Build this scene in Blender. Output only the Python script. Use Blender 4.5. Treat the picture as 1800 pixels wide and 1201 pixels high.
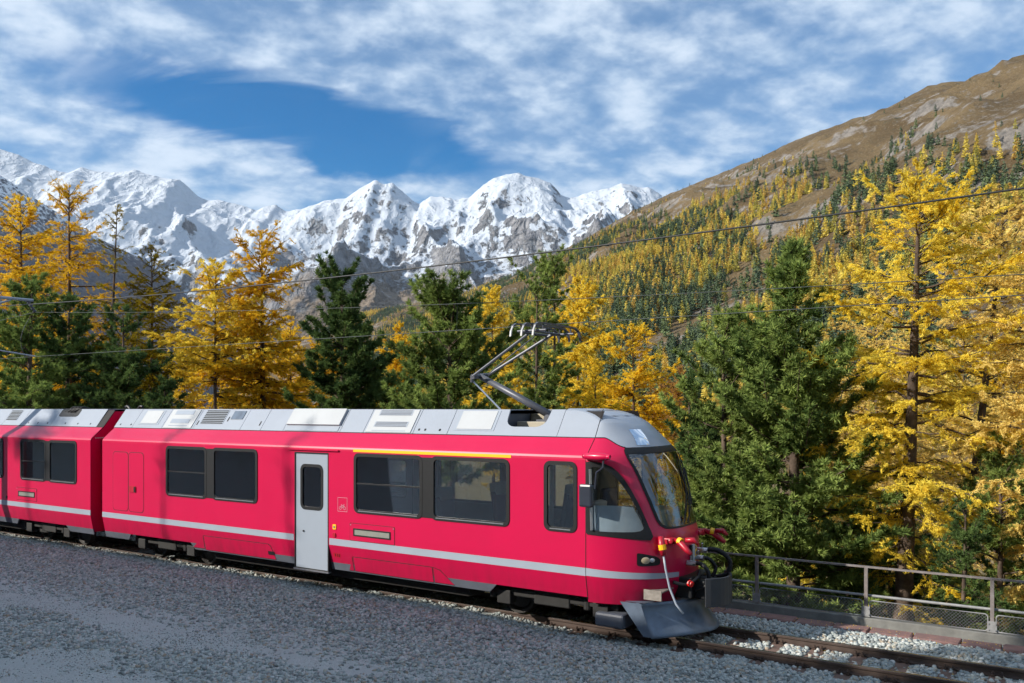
import bpy, math, random
import numpy as np
from mathutils import Vector, Matrix

for _o in list(bpy.data.objects):
    bpy.data.objects.remove(_o, do_unlink=True)
scene = bpy.context.scene
C = scene.collection
R = math.radians

# ------------------------------------------------------------------ camera
EYE = 3.70                       # metres above the rail head
cam_d = bpy.data.cameras.new('camera')
cam = bpy.data.objects.new('camera', cam_d)
C.objects.link(cam)
cam.location = (0, 0, EYE)
cam.rotation_euler = (R(90), 0, 0)
cam_d.sensor_width = 36.0
cam_d.lens = 30.0
cam_d.shift_y = 0.0653
cam_d.clip_start = 0.1
cam_d.clip_end = 40000
scene.camera = cam

# ------------------------------------------------------------------ sun and sky
SUN = Vector((-0.85, -0.25, 0.47)).normalized()
sun_d = bpy.data.lights.new('sun', 'SUN')
sun_d.energy = 3.5
sun_d.angle = R(0.55)
sun_d.color = (1.0, 0.93, 0.82)
sun = bpy.data.objects.new('sun', sun_d)
C.objects.link(sun)
sun.location = (-40, -30, 60)
sun.rotation_euler = SUN.to_track_quat('Z', 'Y').to_euler()

world = bpy.data.worlds.new('World')
scene.world = world
world.use_nodes = True


def build_world():
    nt = world.node_tree
    N, L = nt.nodes, nt.links
    N.clear()
    out = N.new('ShaderNodeOutputWorld')
    bg = N.new('ShaderNodeBackground')
    bg.inputs['Strength'].default_value = 0.15
    L.new(bg.outputs[0], out.inputs[0])
    sky = N.new('ShaderNodeTexSky')
    sky.sky_type = 'NISHITA'
    sky.sun_disc = False
    sky.sun_elevation = math.asin(SUN.z)
    sky.sun_rotation = math.atan2(SUN.x, SUN.y)
    sky.altitude = 1900
    sky.air_density = 1.0
    sky.dust_density = 0.3
    sky.ozone_density = 2.0
    hs = N.new('ShaderNodeHueSaturation')
    hs.inputs['Saturation'].default_value = 1.5
    hs.inputs['Value'].default_value = 0.50
    L.new(sky.outputs[0], hs.inputs['Color'])

    deep = N.new('ShaderNodeMix')
    deep.data_type = 'RGBA'
    deep.blend_type = 'MULTIPLY'
    deep.inputs['Factor'].default_value = 1.0
    deep.inputs['B'].default_value = (0.30, 0.88, 0.88, 1)
    L.new(hs.outputs[0], deep.inputs['A'])

    def math_(op, a, b=None, clamp=False):
        m = N.new('ShaderNodeMath')
        m.operation = op
        m.use_clamp = clamp
        for i, v in enumerate((a, b)):
            if v is None:
                continue
            if isinstance(v, (int, float)):
                m.inputs[i].default_value = v
            else:
                L.new(v, m.inputs[i])
        return m.outputs[0]

    def ramp(v, p0, p1):
        m = N.new('ShaderNodeMapRange')
        m.interpolation_type = 'SMOOTHSTEP'
        m.inputs['From Min'].default_value = p0
        m.inputs['From Max'].default_value = p1
        L.new(v, m.inputs['Value'])
        return m.outputs[0]

    tc = N.new('ShaderNodeTexCoord')
    sep = N.new('ShaderNodeSeparateXYZ')
    L.new(tc.outputs['Generated'], sep.inputs[0])
    zz = math_('ADD', math_('MAXIMUM', sep.outputs[2], 0.0), 0.30)
    px = math_('DIVIDE', sep.outputs[0], zz)
    py = math_('DIVIDE', sep.outputs[1], zz)
    comb = N.new('ShaderNodeCombineXYZ')
    L.new(px, comb.inputs[0])
    L.new(py, comb.inputs[1])

    def noise(scale, detail, rough, dist=0.0, mapping=None, off=(0, 0, 0)):
        mp = N.new('ShaderNodeMapping')
        mp.inputs['Location'].default_value = off
        if mapping:
            mp.inputs['Rotation'].default_value = (0, 0, mapping[0])
            mp.inputs['Scale'].default_value = (mapping[1], mapping[2], 1)
        L.new(comb.outputs[0], mp.inputs[0])
        n = N.new('ShaderNodeTexNoise')
        n.inputs['Scale'].default_value = scale
        n.inputs['Detail'].default_value = detail
        n.inputs['Roughness'].default_value = rough
        n.inputs['Distortion'].default_value = dist
        L.new(mp.outputs[0], n.inputs['Vector'])
        return n.outputs[0]

    big = noise(1.9, 2, 0.55, 0.3, None, (3.1, 0.4, 0))
    puff = noise(9.0, 5, 0.56, 0.1, (R(-30), 1.0, 1.15), (1.7, 5.2, 0))
    wisp = noise(3.4, 5, 0.58, 0.9, (R(-35), 0.75, 1.5), (7.3, 2.2, 0))
    # a clear lane between two sheets of high cloud
    ax, ay, bx, by = -0.70, 1.36, 0.0, 1.71
    dx, dy = bx - ax, by - ay
    ln = math.hypot(dx, dy)
    dx, dy = dx / ln, dy / ln
    cx, cy = (ax + bx) / 2, (ay + by) / 2
    warp = math_('MULTIPLY', math_('SUBTRACT', wisp, 0.5), 0.26)
    rx = math_('SUBTRACT', px, cx)
    ry = math_('SUBTRACT', py, cy)
    along = math_('ADD', math_('MULTIPLY', rx, dx), math_('MULTIPLY', ry, dy))
    across = math_('ADD', math_('ADD', math_('MULTIPLY', rx, -dy), math_('MULTIPLY', ry, dx)), warp)
    across = math_('SUBTRACT', across, math_('MULTIPLY', along, 0.06))
    e = math_('SQRT', math_('ADD', math_('POWER', math_('ABSOLUTE', math_('DIVIDE', along, 0.40)), 2.0),
                            math_('POWER', math_('ABSOLUTE', math_('DIVIDE', across, 0.118)), 2.0)))
    lane = ramp(e, 0.72, 1.30)
    dens = math_('ADD', math_('MULTIPLY', puff, 0.95), math_('MULTIPLY', big, 0.40))
    dens = math_('ADD', dens, math_('MULTIPLY', wisp, 0.30))
    cover = ramp(dens, 0.60, 0.98)
    cover = math_('ADD', math_('MULTIPLY', cover, 0.62), 0.36, True)
    cover = math_('MULTIPLY', cover, lane)
    thin = math_('MULTIPLY', ramp(wisp, 0.50, 0.75), 0.22)
    cover = math_('MAXIMUM', cover, math_('MULTIPLY', thin, ramp(e, 0.3, 0.9)))
    # clouds stay below the zenith side of the dome evenly; brightness from thickness
    shade = ramp(math_('ADD', math_('MULTIPLY', puff, 0.8), math_('MULTIPLY', big, 0.4)), 0.45, 0.80)
    cc = N.new('ShaderNodeMix')
    cc.data_type = 'RGBA'
    cc.inputs['A'].default_value = (1.4, 1.95, 2.65, 1)
    cc.inputs['B'].default_value = (2.55, 2.92, 3.38, 1)
    L.new(shade, cc.inputs['Factor'])
    mx = N.new('ShaderNodeMix')
    mx.data_type = 'RGBA'
    L.new(math_('MULTIPLY', cover, 0.93), mx.inputs['Factor'])
    L.new(deep.outputs['Result'], mx.inputs['A'])
    L.new(cc.outputs['Result'], mx.inputs['B'])
    L.new(mx.outputs['Result'], bg.inputs['Color'])


build_world()
scene.view_settings.view_transform = 'Standard'
scene.view_settings.look = 'None'
scene.view_settings.exposure = 1.08
scene.view_settings.gamma = 1.0
scene.view_settings.use_curve_mapping = False
scene.render.engine = 'CYCLES'
scene.cycles.use_denoising = True
scene.cycles.max_bounces = 6
scene.cycles.diffuse_bounces = 3
scene.cycles.glossy_bounces = 3
scene.cycles.adaptive_threshold = 0.02
scene.cycles.transparent_max_bounces = 12
scene.cycles.caustics_reflective = False
scene.cycles.caustics_refractive = False
scene.cycles.sample_clamp_indirect = 6.0

# ------------------------------------------------------------------ frames and tags
TH = math.atan2(1500, 2275)      # the track runs at this angle across the view
CT, ST = math.cos(TH), math.sin(TH)
W0 = 13.52                       # camera to track centre line
T0 = -6.61                       # cab seam of the front car along the track


def TW(t, w, z=0.0):
    return Vector((ST * w + CT * t, CT * w - ST * t, z))


def tw_of(X, Y):
    return CT * X - ST * Y, ST * X + CT * Y


def tag(o, label=None, cat=None, group=None, kind=None):
    if label: o['label'] = label
    if cat: o['category'] = cat
    if group: o['group'] = group
    if kind: o['kind'] = kind
    return o


def empty(name, loc, rz=0.0):
    o = bpy.data.objects.new(name, None)
    o.empty_display_size = 0.3
    C.objects.link(o)
    o.location = loc
    o.rotation_euler = (0, 0, rz)
    return o


def copy_tree(o, parent=None):
    c = o.copy()
    C.objects.link(c)
    c.parent = parent
    for ch in o.children:
        copy_tree(ch, c)
    return c


# ------------------------------------------------------------------ materials
MATS = {}


def nodes_of(m):
    m.use_nodes = True
    nt = m.node_tree
    return nt, nt.nodes, nt.links, nt.nodes['Principled BSDF']


def mat(name, col, rough=0.5, metal=0.0, coat=0.0, var=0.12, scale=6.0, bump=0.0, bscale=60.0, spec=0.5, dirt=None):
    """plain painted / metal / stone stuff: colour with a little uneven wear and fine relief"""
    if name in MATS:
        return MATS[name]
    m = bpy.data.materials.new(name)
    nt, N, L, b = nodes_of(m)
    b.inputs['Roughness'].default_value = rough
    b.inputs['Metallic'].default_value = metal
    b.inputs['Coat Weight'].default_value = coat
    b.inputs['Coat Roughness'].default_value = 0.06
    b.inputs['Specular IOR Level'].default_value = spec
    tc = N.new('ShaderNodeTexCoord')
    n = N.new('ShaderNodeTexNoise')
    n.inputs['Scale'].default_value = scale
    n.inputs['Detail'].default_value = 6
    n.inputs['Roughness'].default_value = 0.6
    L.new(tc.outputs['Object'], n.inputs['Vector'])
    r = N.new('ShaderNodeMapRange')
    r.inputs['From Min'].default_value = 0.3
    r.inputs['From Max'].default_value = 0.7
    L.new(n.outputs[0], r.inputs['Value'])
    mx = N.new('ShaderNodeMix')
    mx.data_type = 'RGBA'
    c2 = dirt if dirt else tuple(c * (1 - var) for c in col)
    c1 = tuple(min(1, c * (1 + var * 0.6)) for c in col)
    mx.inputs['A'].default_value = (*c2, 1)
    mx.inputs['B'].default_value = (*c1, 1)
    L.new(r.outputs[0], mx.inputs['Factor'])
    L.new(mx.outputs['Result'], b.inputs['Base Color'])
    if bump > 0:
        n2 = N.new('ShaderNodeTexNoise')
        n2.inputs['Scale'].default_value = bscale
        n2.inputs['Detail'].default_value = 4
        L.new(tc.outputs['Object'], n2.inputs['Vector'])
        bp = N.new('ShaderNodeBump')
        bp.inputs['Strength'].default_value = bump
        bp.inputs['Distance'].default_value = 0.01
        L.new(n2.outputs[0], bp.inputs['Height'])
        L.new(bp.outputs[0], b.inputs['Normal'])
    MATS[name] = m
    return m


def glass_mat(name, tint, refl):
    m = bpy.data.materials.new(name)
    nt, N, L, b = nodes_of(m)
    N.remove(b)
    out = N['Material Output']
    tr = N.new('ShaderNodeBsdfTransparent')
    tr.inputs[0].default_value = (*tint, 1)
    gl = N.new('ShaderNodeBsdfGlossy')
    gl.inputs['Roughness'].default_value = 0.015
    gl.inputs['Color'].default_value = (0.95, 0.97, 1, 1)
    fr = N.new('ShaderNodeFresnel')
    fr.inputs['IOR'].default_value = 1.5
    mr = N.new('ShaderNodeMapRange')
    mr.inputs['From Min'].default_value = 0.0
    mr.inputs['From Max'].default_value = 1.0
    mr.inputs['To Min'].default_value = refl
    mr.inputs['To Max'].default_value = 1.0
    L.new(fr.outputs[0], mr.inputs['Value'])
    mx = N.new('ShaderNodeMixShader')
    L.new(mr.outputs[0], mx.inputs[0])
    L.new(tr.outputs[0], mx.inputs[1])
    L.new(gl.outputs[0], mx.inputs[2])
    L.new(mx.outputs[0], out.inputs['Surface'])
    MATS[name] = m
    return m


def leaf_mat(name, c_dark, c_light, trans=0.35, patch=0.9, inst=False):
    """needles: per-tuft tint plus slow change through the crown, part of the light shines through"""
    m = bpy.data.materials.new(name)
    nt, N, L, b = nodes_of(m)
    N.remove(b)
    out = N['Material Output']
    at = N.new('ShaderNodeAttribute')
    at.attribute_name = 'tint'
    tc = N.new('ShaderNodeTexCoord')
    n = N.new('ShaderNodeTexNoise')
    n.inputs['Scale'].default_value = patch
    n.inputs['Detail'].default_value = 3
    L.new(tc.outputs['Object'], n.inputs['Vector'])
    ad = N.new('ShaderNodeMath')
    ad.operation = 'MULTIPLY_ADD'
    L.new(n.outputs[0], ad.inputs[0])
    ad.inputs[1].default_value = 1.3
    sub = N.new('ShaderNodeMath')
    sub.operation = 'MULTIPLY_ADD'
    L.new(at.outputs['Fac'], sub.inputs[0])
    sub.inputs[1].default_value = 0.9
    sub.inputs[2].default_value = -0.6
    if inst:
        oi = N.new('ShaderNodeObjectInfo')
        ra = N.new('ShaderNodeMath')
        ra.operation = 'MULTIPLY_ADD'
        L.new(oi.outputs['Random'], ra.inputs[0])
        ra.inputs[1].default_value = 1.1
        ra.inputs[2].default_value = -1.05
        L.new(ra.outputs[0], sub.inputs[2])
    L.new(sub.outputs[0], ad.inputs[2])
    ad.use_clamp = True
    mx = N.new('ShaderNodeMix')
    mx.data_type = 'RGBA'
    mx.inputs['A'].default_value = (*c_dark, 1)
    mx.inputs['B'].default_value = (*c_light, 1)
    L.new(ad.outputs[0], mx.inputs['Factor'])
    df = N.new('ShaderNodeBsdfDiffuse')
    tl = N.new('ShaderNodeBsdfTranslucent')
    L.new(mx.outputs['Result'], df.inputs[0])
    L.new(mx.outputs['Result'], tl.inputs[0])
    ms = N.new('ShaderNodeMixShader')
    ms.inputs[0].default_value = trans
    L.new(df.outputs[0], ms.inputs[1])
    L.new(tl.outputs[0], ms.inputs[2])
    L.new(ms.outputs[0], out.inputs['Surface'])
    MATS[name] = m
    return m


RED = mat('train_red', (0.50, 0.0015, 0.052), 0.34, 0, 0.35, 0.05, 1.2, 0.02, 2.2, spec=0.35)
RED2 = mat('fitting_red', (0.38, 0.004, 0.02), 0.4, 0, 0.2, 0.15, 9)
SILV = mat('roof_silver', (0.29, 0.325, 0.385), 0.38, 0.0, 0.2, 0.05, 1.6, 0.01, 5)
WHT = mat('roof_white', (0.40, 0.42, 0.44), 0.45, 0, 0, 0.05, 2)
STRP = mat('stripe_grey', (0.29, 0.33, 0.39), 0.35, 0, 0.3, 0.05, 2)
DOORG = mat('door_grey', (0.31, 0.355, 0.42), 0.3, 0.1, 0.3, 0.04, 1.2)
SKIRT = mat('skirt_grey', (0.085, 0.095, 0.12), 0.5, 0, 0, 0.2, 3)
BLK = mat('rubber_black', (0.010, 0.011, 0.013), 0.5, 0, 0, 0.3, 20, spec=0.3)
GAP = mat('gap_dark', (0.01, 0.008, 0.009), 0.8)
UND = mat('underframe_dark', (0.013, 0.0125, 0.0125), 0.75, 0, 0, 0.4, 7, 0.2, 40)
STEEL = mat('bogie_steel', (0.035, 0.032, 0.03), 0.55, 0.3, 0, 0.4, 9)
YEL = mat('yellow_line', (0.85, 0.48, 0.01), 0.4, 0, 0.2, 0.04)
ALU = mat('aluminium', (0.55, 0.56, 0.58), 0.3, 0.9, 0, 0.1, 12)
LINING = mat('interior_lining', (0.50, 0.49, 0.46), 0.7)
FLOOR = mat('interior_floor', (0.06, 0.06, 0.065), 0.8)
SEATB = mat('seat_blue', (0.05, 0.065, 0.13), 0.9, 0, 0, 0.3, 30)
SEATR = mat('seat_red', (0.22, 0.015, 0.025), 0.85)
HEADR = mat('headrest_cream', (0.75, 0.70, 0.62), 0.8)
DISP = mat('display_face', (0.22, 0.225, 0.20), 0.4)
PLOW = mat('plough_grey', (0.12, 0.155, 0.21), 0.34, 0.2, 0, 0.3, 4, 0.05, 30)
PANT = mat('pantograph_grey', (0.09, 0.095, 0.115), 0.45, 0.3)
PANTW = mat('horn_white', (0.40, 0.40, 0.41), 0.5)
BEIGE = mat('well_beige', (0.38, 0.34, 0.26), 0.6)
DESK = mat('desk_grey', (0.26, 0.33, 0.40), 0.6)
LAMPG = mat('lamp_lens', (0.42, 0.34, 0.22), 0.15, 0, 0.8, 0.05)
MIRR = mat('mirror_housing', (0.025, 0.03, 0.045), 0.3, 0, 0.3)
GLASS = glass_mat('window_glass', (0.86, 0.88, 0.87), 0.08)
SCREEN = glass_mat('screen_glass', (0.72, 0.76, 0.76), 0.10)
WHITEP = mat('print_white', (0.48, 0.22, 0.28), 0.5)
BLUEP = mat('marker_blue', (0.03, 0.05, 0.2), 0.5)


def brake_dust(m):
    """brown film and run marks thrown up from the wheels on the lowest part of the body"""
    nt, N, L = m.node_tree, m.node_tree.nodes, m.node_tree.links
    b = N['Principled BSDF']
    src = b.inputs['Base Color'].links[0].from_socket
    tc = N.new('ShaderNodeTexCoord')
    mp = N.new('ShaderNodeMapping')
    mp.inputs['Scale'].default_value = (3.0, 3.0, 0.45)
    L.new(tc.outputs['Object'], mp.inputs[0])
    n = N.new('ShaderNodeTexNoise')
    n.inputs['Scale'].default_value = 3.0
    n.inputs['Detail'].default_value = 6
    L.new(mp.outputs[0], n.inputs['Vector'])
    sp = N.new('ShaderNodeSeparateXYZ')
    L.new(tc.outputs['Object'], sp.inputs[0])
    r = N.new('ShaderNodeMapRange')
    r.inputs['From Min'].default_value = 1.25
    r.inputs['From Max'].default_value = 0.5
    r.inputs['To Max'].default_value = 0.75
    L.new(sp.outputs[2], r.inputs['Value'])
    ml = N.new('ShaderNodeMath')
    ml.operation = 'MULTIPLY'
    L.new(r.outputs[0], ml.inputs[0])
    L.new(n.outputs[0], ml.inputs[1])
    mx = N.new('ShaderNodeMix')
    mx.data_type = 'RGBA'
    L.new(ml.outputs[0], mx.inputs['Factor'])
    L.new(src, mx.inputs['A'])
    mx.inputs['B'].default_value = (0.10, 0.012, 0.022, 1)
    L.new(mx.outputs['Result'], b.inputs['Base Color'])


brake_dust(RED)

# ------------------------------------------------------------------ mesh helpers
def mesh_np(name, V, F, material=None, smooth=False, tint=None):
    V = np.asarray(V, np.float32).reshape(-1, 3)
    F = np.asarray(F, np.int32)
    me = bpy.data.meshes.new(name)
    nf, k = F.shape
    me.vertices.add(len(V))
    me.vertices.foreach_set('co', V.ravel())
    me.loops.add(nf * k)
    me.loops.foreach_set('vertex_index', F.ravel())
    me.polygons.add(nf)
    me.polygons.foreach_set('loop_start', np.arange(0, nf * k, k, dtype=np.int32))
    me.polygons.foreach_set('loop_total', np.full(nf, k, np.int32))
    if smooth:
        me.polygons.foreach_set('use_smooth', np.ones(nf, bool))
    me.update(calc_edges=True)
    if tint is not None:
        a = me.attributes.new('tint', 'FLOAT', 'FACE')
        a.data.foreach_set('value', np.asarray(tint, np.float32))
    if material:
        me.materials.append(material)
    return me


def link(name, me, parent=None, loc=None, rot=None):
    o = bpy.data.objects.new(name, me)
    C.objects.link(o)
    if parent:
        o.parent = parent
    if loc is not None:
        o.location = loc
    if rot is not None:
        o.rotation_euler = rot
    return o


class MB:
    def __init__(self):
        self.v = []
        self.f = []

    def add(self, verts, faces):
        n = len(self.v)
        self.v += [tuple(map(float, p)) for p in verts]
        self.f += [tuple(i + n for i in f) for f in faces]
        return self

    def box(self, x0, x1, y0, y1, z0, z1, M=None):
        P = [(x, y, z) for z in (z0, z1) for y in (y0, y1) for x in (x0, x1)]
        if M is not None:
            P = [M @ Vector(p) for p in P]
        return self.add(P, [(0, 2, 3, 1), (4, 5, 7, 6), (0, 1, 5, 4), (2, 6, 7, 3), (0, 4, 6, 2), (1, 3, 7, 5)])

    def prism(self, pts, a0, a1, fn):
        """polygon pts (2-D) swept between a0 and a1; fn(p, q, a) -> 3-D"""
        n = len(pts)
        P = [fn(p[0], p[1], a0) for p in pts] + [fn(p[0], p[1], a1) for p in pts]
        F = [tuple(range(n - 1, -1, -1)), tuple(range(n, 2 * n))]
        F += [(i, (i + 1) % n, (i + 1) % n + n, i + n) for i in range(n)]
        return self.add(P, F)

    def ring(self, outer, inner, a0, a1, fn):
        n = len(outer)
        P = []
        for a in (a0, a1):
            P += [fn(p[0], p[1], a) for p in outer] + [fn(p[0], p[1], a) for p in inner]
        F = []
        for i in range(n):
            j = (i + 1) % n
            F += [(i, j, n + j, n + i), (2 * n + i, 3 * n + i, 3 * n + j, 2 * n + j),
                  (i, 2 * n + i, 2 * n + j, j), (n + i, n + j, 3 * n + j, 3 * n + i)]
        return self.add(P, F)

    def tube(self, pts, rad, sides=8, cap=True):
        pts = [Vector(p) for p in pts]
        k = len(pts)
        rads = rad if isinstance(rad, (list, tuple)) else [rad] * k
        base = len(self.v)
        T = []
        for i in range(k):
            d = (pts[min(i + 1, k - 1)] - pts[max(i - 1, 0)])
            T.append(d.normalized())
        ref = Vector((0, 0, 1)) if abs(T[0].z) < 0.9 else Vector((1, 0, 0))
        V, F = [], []
        for i in range(k):
            a = T[i].cross(ref).normalized()
            b = T[i].cross(a)
            for s_ in range(sides):
                q = 2 * math.pi * s_ / sides
                V.append(pts[i] + (a * math.cos(q) + b * math.sin(q)) * rads[i])
        for i in range(k - 1):
            for s_ in range(sides):
                s2 = (s_ + 1) % sides
                F.append((i * sides + s_, i * sides + s2, (i + 1) * sides + s2, (i + 1) * sides + s_))
        if cap:
            F.append(tuple(range(sides - 1, -1, -1)))
            F.append(tuple((k - 1) * sides + s_ for s_ in range(sides)))
        return self.add(V, F)

    def build(self, name, material, parent=None, loc=None, rot=None, smooth=False, bevel=0.0):
        me = bpy.data.meshes.new(name)
        me.from_pydata(self.v, [], self.f)
        if smooth:
            me.polygons.foreach_set('use_smooth', np.ones(len(me.polygons), bool))
        me.materials.append(material)
        me.update()
        o = link(name, me, parent, loc, rot)
        if bevel > 0:
            md = o.modifiers.new('bevel', 'BEVEL')
            md.width = bevel
            md.segments = 2
            md.limit_method = 'ANGLE'
            md.angle_limit = R(40)
        return o


def rrect(x0, x1, z0, z1, r, n=5):
    P = []
    for cx, cz, a0 in ((x1 - r, z1 - r, 0), (x0 + r, z1 - r, 90), (x0 + r, z0 + r, 180), (x1 - r, z0 + r, 270)):
        for i in range(n + 1):
            a = R(a0 + 90 * i / n)
            P.append((cx + r * math.cos(a), cz + r * math.sin(a)))
    return P


# ------------------------------------------------------------------ numpy noise
def _hash(i, j, seed):
    h = (i.astype(np.int64) * 374761393 + j.astype(np.int64) * 668265263 + seed * 974711) & 0xffffffff
    h = ((h ^ (h >> 13)) * 1274126177) & 0xffffffff
    return ((h ^ (h >> 16)) & 0xffff) / 65535.0


def vnoise(x, y, seed=0):
    xi, yi = np.floor(x), np.floor(y)
    fx, fy = x - xi, y - yi
    fx = fx * fx * fx * (fx * (fx * 6 - 15) + 10)
    fy = fy * fy * fy * (fy * (fy * 6 - 15) + 10)
    a, b = _hash(xi, yi, seed), _hash(xi + 1, yi, seed)
    c, d = _hash(xi, yi + 1, seed), _hash(xi + 1, yi + 1, seed)
    return (a + (b - a) * fx) * (1 - fy) + (c + (d - c) * fx) * fy


def fbm(x, y, oct=5, seed=0, gain=0.5, ridged=False):
    s = np.zeros_like(x, dtype=float)
    amp, tot = 1.0, 0.0
    ca, sa = math.cos(0.6), math.sin(0.6)
    w = 1.0
    for o in range(oct):
        n = vnoise(x, y, seed + o * 17)
        if ridged:
            n = 1 - np.abs(2 * n - 1)
            n = n * n * w
            w = np.clip(n * 1.8, 0, 1)
        s += n * amp
        tot += amp
        amp *= gain
        x, y = (ca * x - sa * y) * 2.03 + 11.3, (sa * x + ca * y) * 2.03 + 5.7
    return s / tot

# ------------------------------------------------------------------ the ground
GW = [(-3000, 900), (-400, 190), (-60, 30), (-30, 15.5), (-12, 6.0), (-4, 2.9), (1, 1.75), (5, 0.0), (6.5, -0.12), (10.4, -0.17),
      (11.5, -0.10), (12.35, -0.10), (12.6, -0.155), (14.5, -0.155), (14.75, -0.10), (15.4, -0.10), (15.95, -0.12), (16.05, -0.75), (24, -4.4), (45, -14), (80, -24), (200, -30), (15000, -30)]


def ground_z(t, w):
    z = np.interp(w, [p[0] for p in GW], [p[1] for p in GW])
    n = fbm(t * 0.35 + 40, w * 0.35 + 9, 4, 3) - 0.5
    amp = np.clip((np.abs(w - 11) - 5.5) * 0.06, 0, 0.7)
    amp = np.where((w > 16.3), np.clip((w - 16.3) * 0.12, 0, 1.4), amp)
    small = (fbm(t * 1.1, w * 1.1, 3, 8) - 0.5) * 0.05 * ((w > 4) & (w < 10.8))
    # an unseen steep bank of rock and grass, added to shade the yard, left of where the viewer stands
    crest = 10.12 + 0.25 * (fbm(t * 0.22, t * 0 + 2.0, 3, 61) - 0.5)  # crest height set for where the bank's shadow ends at the train
    prof = np.interp(w, [-40, -14, -5, -2, -0.8, 1.0, 3.0, 4.6], [1.3, 1.08, 1.02, 1.0, 0.93, 0.62, 0.16, 0.0])
    ends = np.clip((-8.0 - t) / 3.0, 0, 1)
    ends = ends * ends * (3 - 2 * ends)
    rough = 0.5 * (fbm(t * 0.8, w * 0.8, 4, 33) - 0.5) * (w > -2.5)
    kn = (crest * prof + rough * (prof > 0.02)) * ends
    z = np.where(w < 4.6, np.maximum(z, kn - 0.02), z)
    # ballast heaped against the near rail beside the standing cars
    heap = np.clip((T0 - 0.6 - t) / 2.0, 0, 1) * np.interp(w, [10.7, 11.6, 12.85, 12.97], [0, 0.10, 0.125, 0.02])
    return z + n * amp + small + heap


def gz(X, Y):
    t, w = tw_of(X, Y)
    return float(ground_z(np.array([t]), np.array([w]))[0])


def build_ground():
    def axis(lo, hi, step, far):
        a = list(np.arange(lo, hi + 1e-6, step))
        d, p = step, hi
        while p < far:
            d *= 1.28
            p += d
            a.append(p)
        d, p = step, lo
        while p > -far:
            d *= 1.28
            p -= d
            a.insert(0, p)
        return np.array(a)
    ta = axis(-64, 20, 0.5, 12000)
    wa = axis(-8, 32, 0.4, 12000)
    wa = np.sort(np.concatenate([wa, [12.35, 12.6, 14.5, 14.75, 15.95, 16.05]]))
    wa = wa[wa > -2500]
    T, Wg = np.meshgrid(ta, wa)
    Z = ground_z(T, Wg)
    V = np.stack([T, Wg, Z], -1).reshape(-1, 3)
    nt_, nw = len(ta), len(wa)
    i, j = np.meshgrid(np.arange(nt_ - 1), np.arange(nw - 1))
    a = (j * nt_ + i).ravel()
    F = np.stack([a, a + 1, a + 1 + nt_, a + nt_], -1)
    m = bpy.data.materials.new('ground')
    nt, N, L, b = nodes_of(m)
    tc = N.new('ShaderNodeTexCoord')
    sep = N.new('ShaderNodeSeparateXYZ')
    L.new(tc.outputs['Object'], sep.inputs[0])

    def noise(sc, det, ro=0.6):
        n = N.new('ShaderNodeTexNoise')
        n.inputs['Scale'].default_value = sc
        n.inputs['Detail'].default_value = det
        n.inputs['Roughness'].default_value = ro
        L.new(tc.outputs['Object'], n.inputs['Vector'])
        return n.outputs[0]

    def mix(f, a_, b_):
        x = N.new('ShaderNodeMix')
        x.data_type = 'RGBA'
        for k, v in (('A', a_), ('B', b_)):
            if isinstance(v, tuple):
                x.inputs[k].default_value = (*v, 1)
            else:
                L.new(v, x.inputs[k])
        L.new(f, x.inputs['Factor'])
        return x.outputs['Result']

    def rng(v, a_, b_):
        r = N.new('ShaderNodeMapRange')
        r.interpolation_type = 'SMOOTHSTEP'
        r.inputs['From Min'].default_value = a_
        r.inputs['From Max'].default_value = b_
        L.new(v, r.inputs['Value'])
        return r.outputs[0]

    grit = mix(rng(noise(55, 4, 0.75), 0.3, 0.7), (0.21, 0.235, 0.23), (0.58, 0.63, 0.62))
    grit = mix(rng(noise(1.1, 5), 0.35, 0.7), grit, (0.38, 0.415, 0.41))
    soil = mix(rng(noise(0.8, 6), 0.35, 0.65), (0.09, 0.07, 0.032), (0.26, 0.18, 0.08))
    soil = mix(rng(noise(5, 6), 0.5, 0.75), soil, (0.13, 0.13, 0.045))
    yard = N.new('ShaderNodeMath')
    yard.operation = 'SUBTRACT'
    yard.use_clamp = True
    wob = N.new('ShaderNodeMath')
    wob.operation = 'MULTIPLY_ADD'
    L.new(noise(0.7, 4), wob.inputs[0])
    wob.inputs[1].default_value = 2.0
    L.new(sep.outputs[1], wob.inputs[2])
    L.new(rng(wob.outputs[0], 2.6, 4.2), yard.inputs[0])
    L.new(rng(sep.outputs[1], 15.96, 16.04), yard.inputs[1])
    L.new(mix(yard.outputs[0], soil, grit), b.inputs['Base Color'])
    b.inputs['Roughness'].default_value = 0.95
    bp = N.new('ShaderNodeBump')
    bp.inputs['Strength'].default_value = 0.9
    bp.inputs['Distance'].default_value = 0.02
    L.new(noise(38, 6, 0.75), bp.inputs['Height'])
    L.new(bp.outputs[0], b.inputs['Normal'])
    o = link('ground', mesh_np('ground', V, F, m, True), None, (0, 0, 0), (0, 0, -TH))
    tag(o, 'grey gravelled yard beside the railway falling away to the valley', None, None, 'structure')


build_ground()


# ------------------------------------------------------------------ mountains
def grid_faces(nr, nc):
    i, j = np.meshgrid(np.arange(nc - 1), np.arange(nr - 1))
    a = (j * nc + i).ravel()
    return np.stack([a, a + 1, a + 1 + nc, a + nc], -1)


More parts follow.
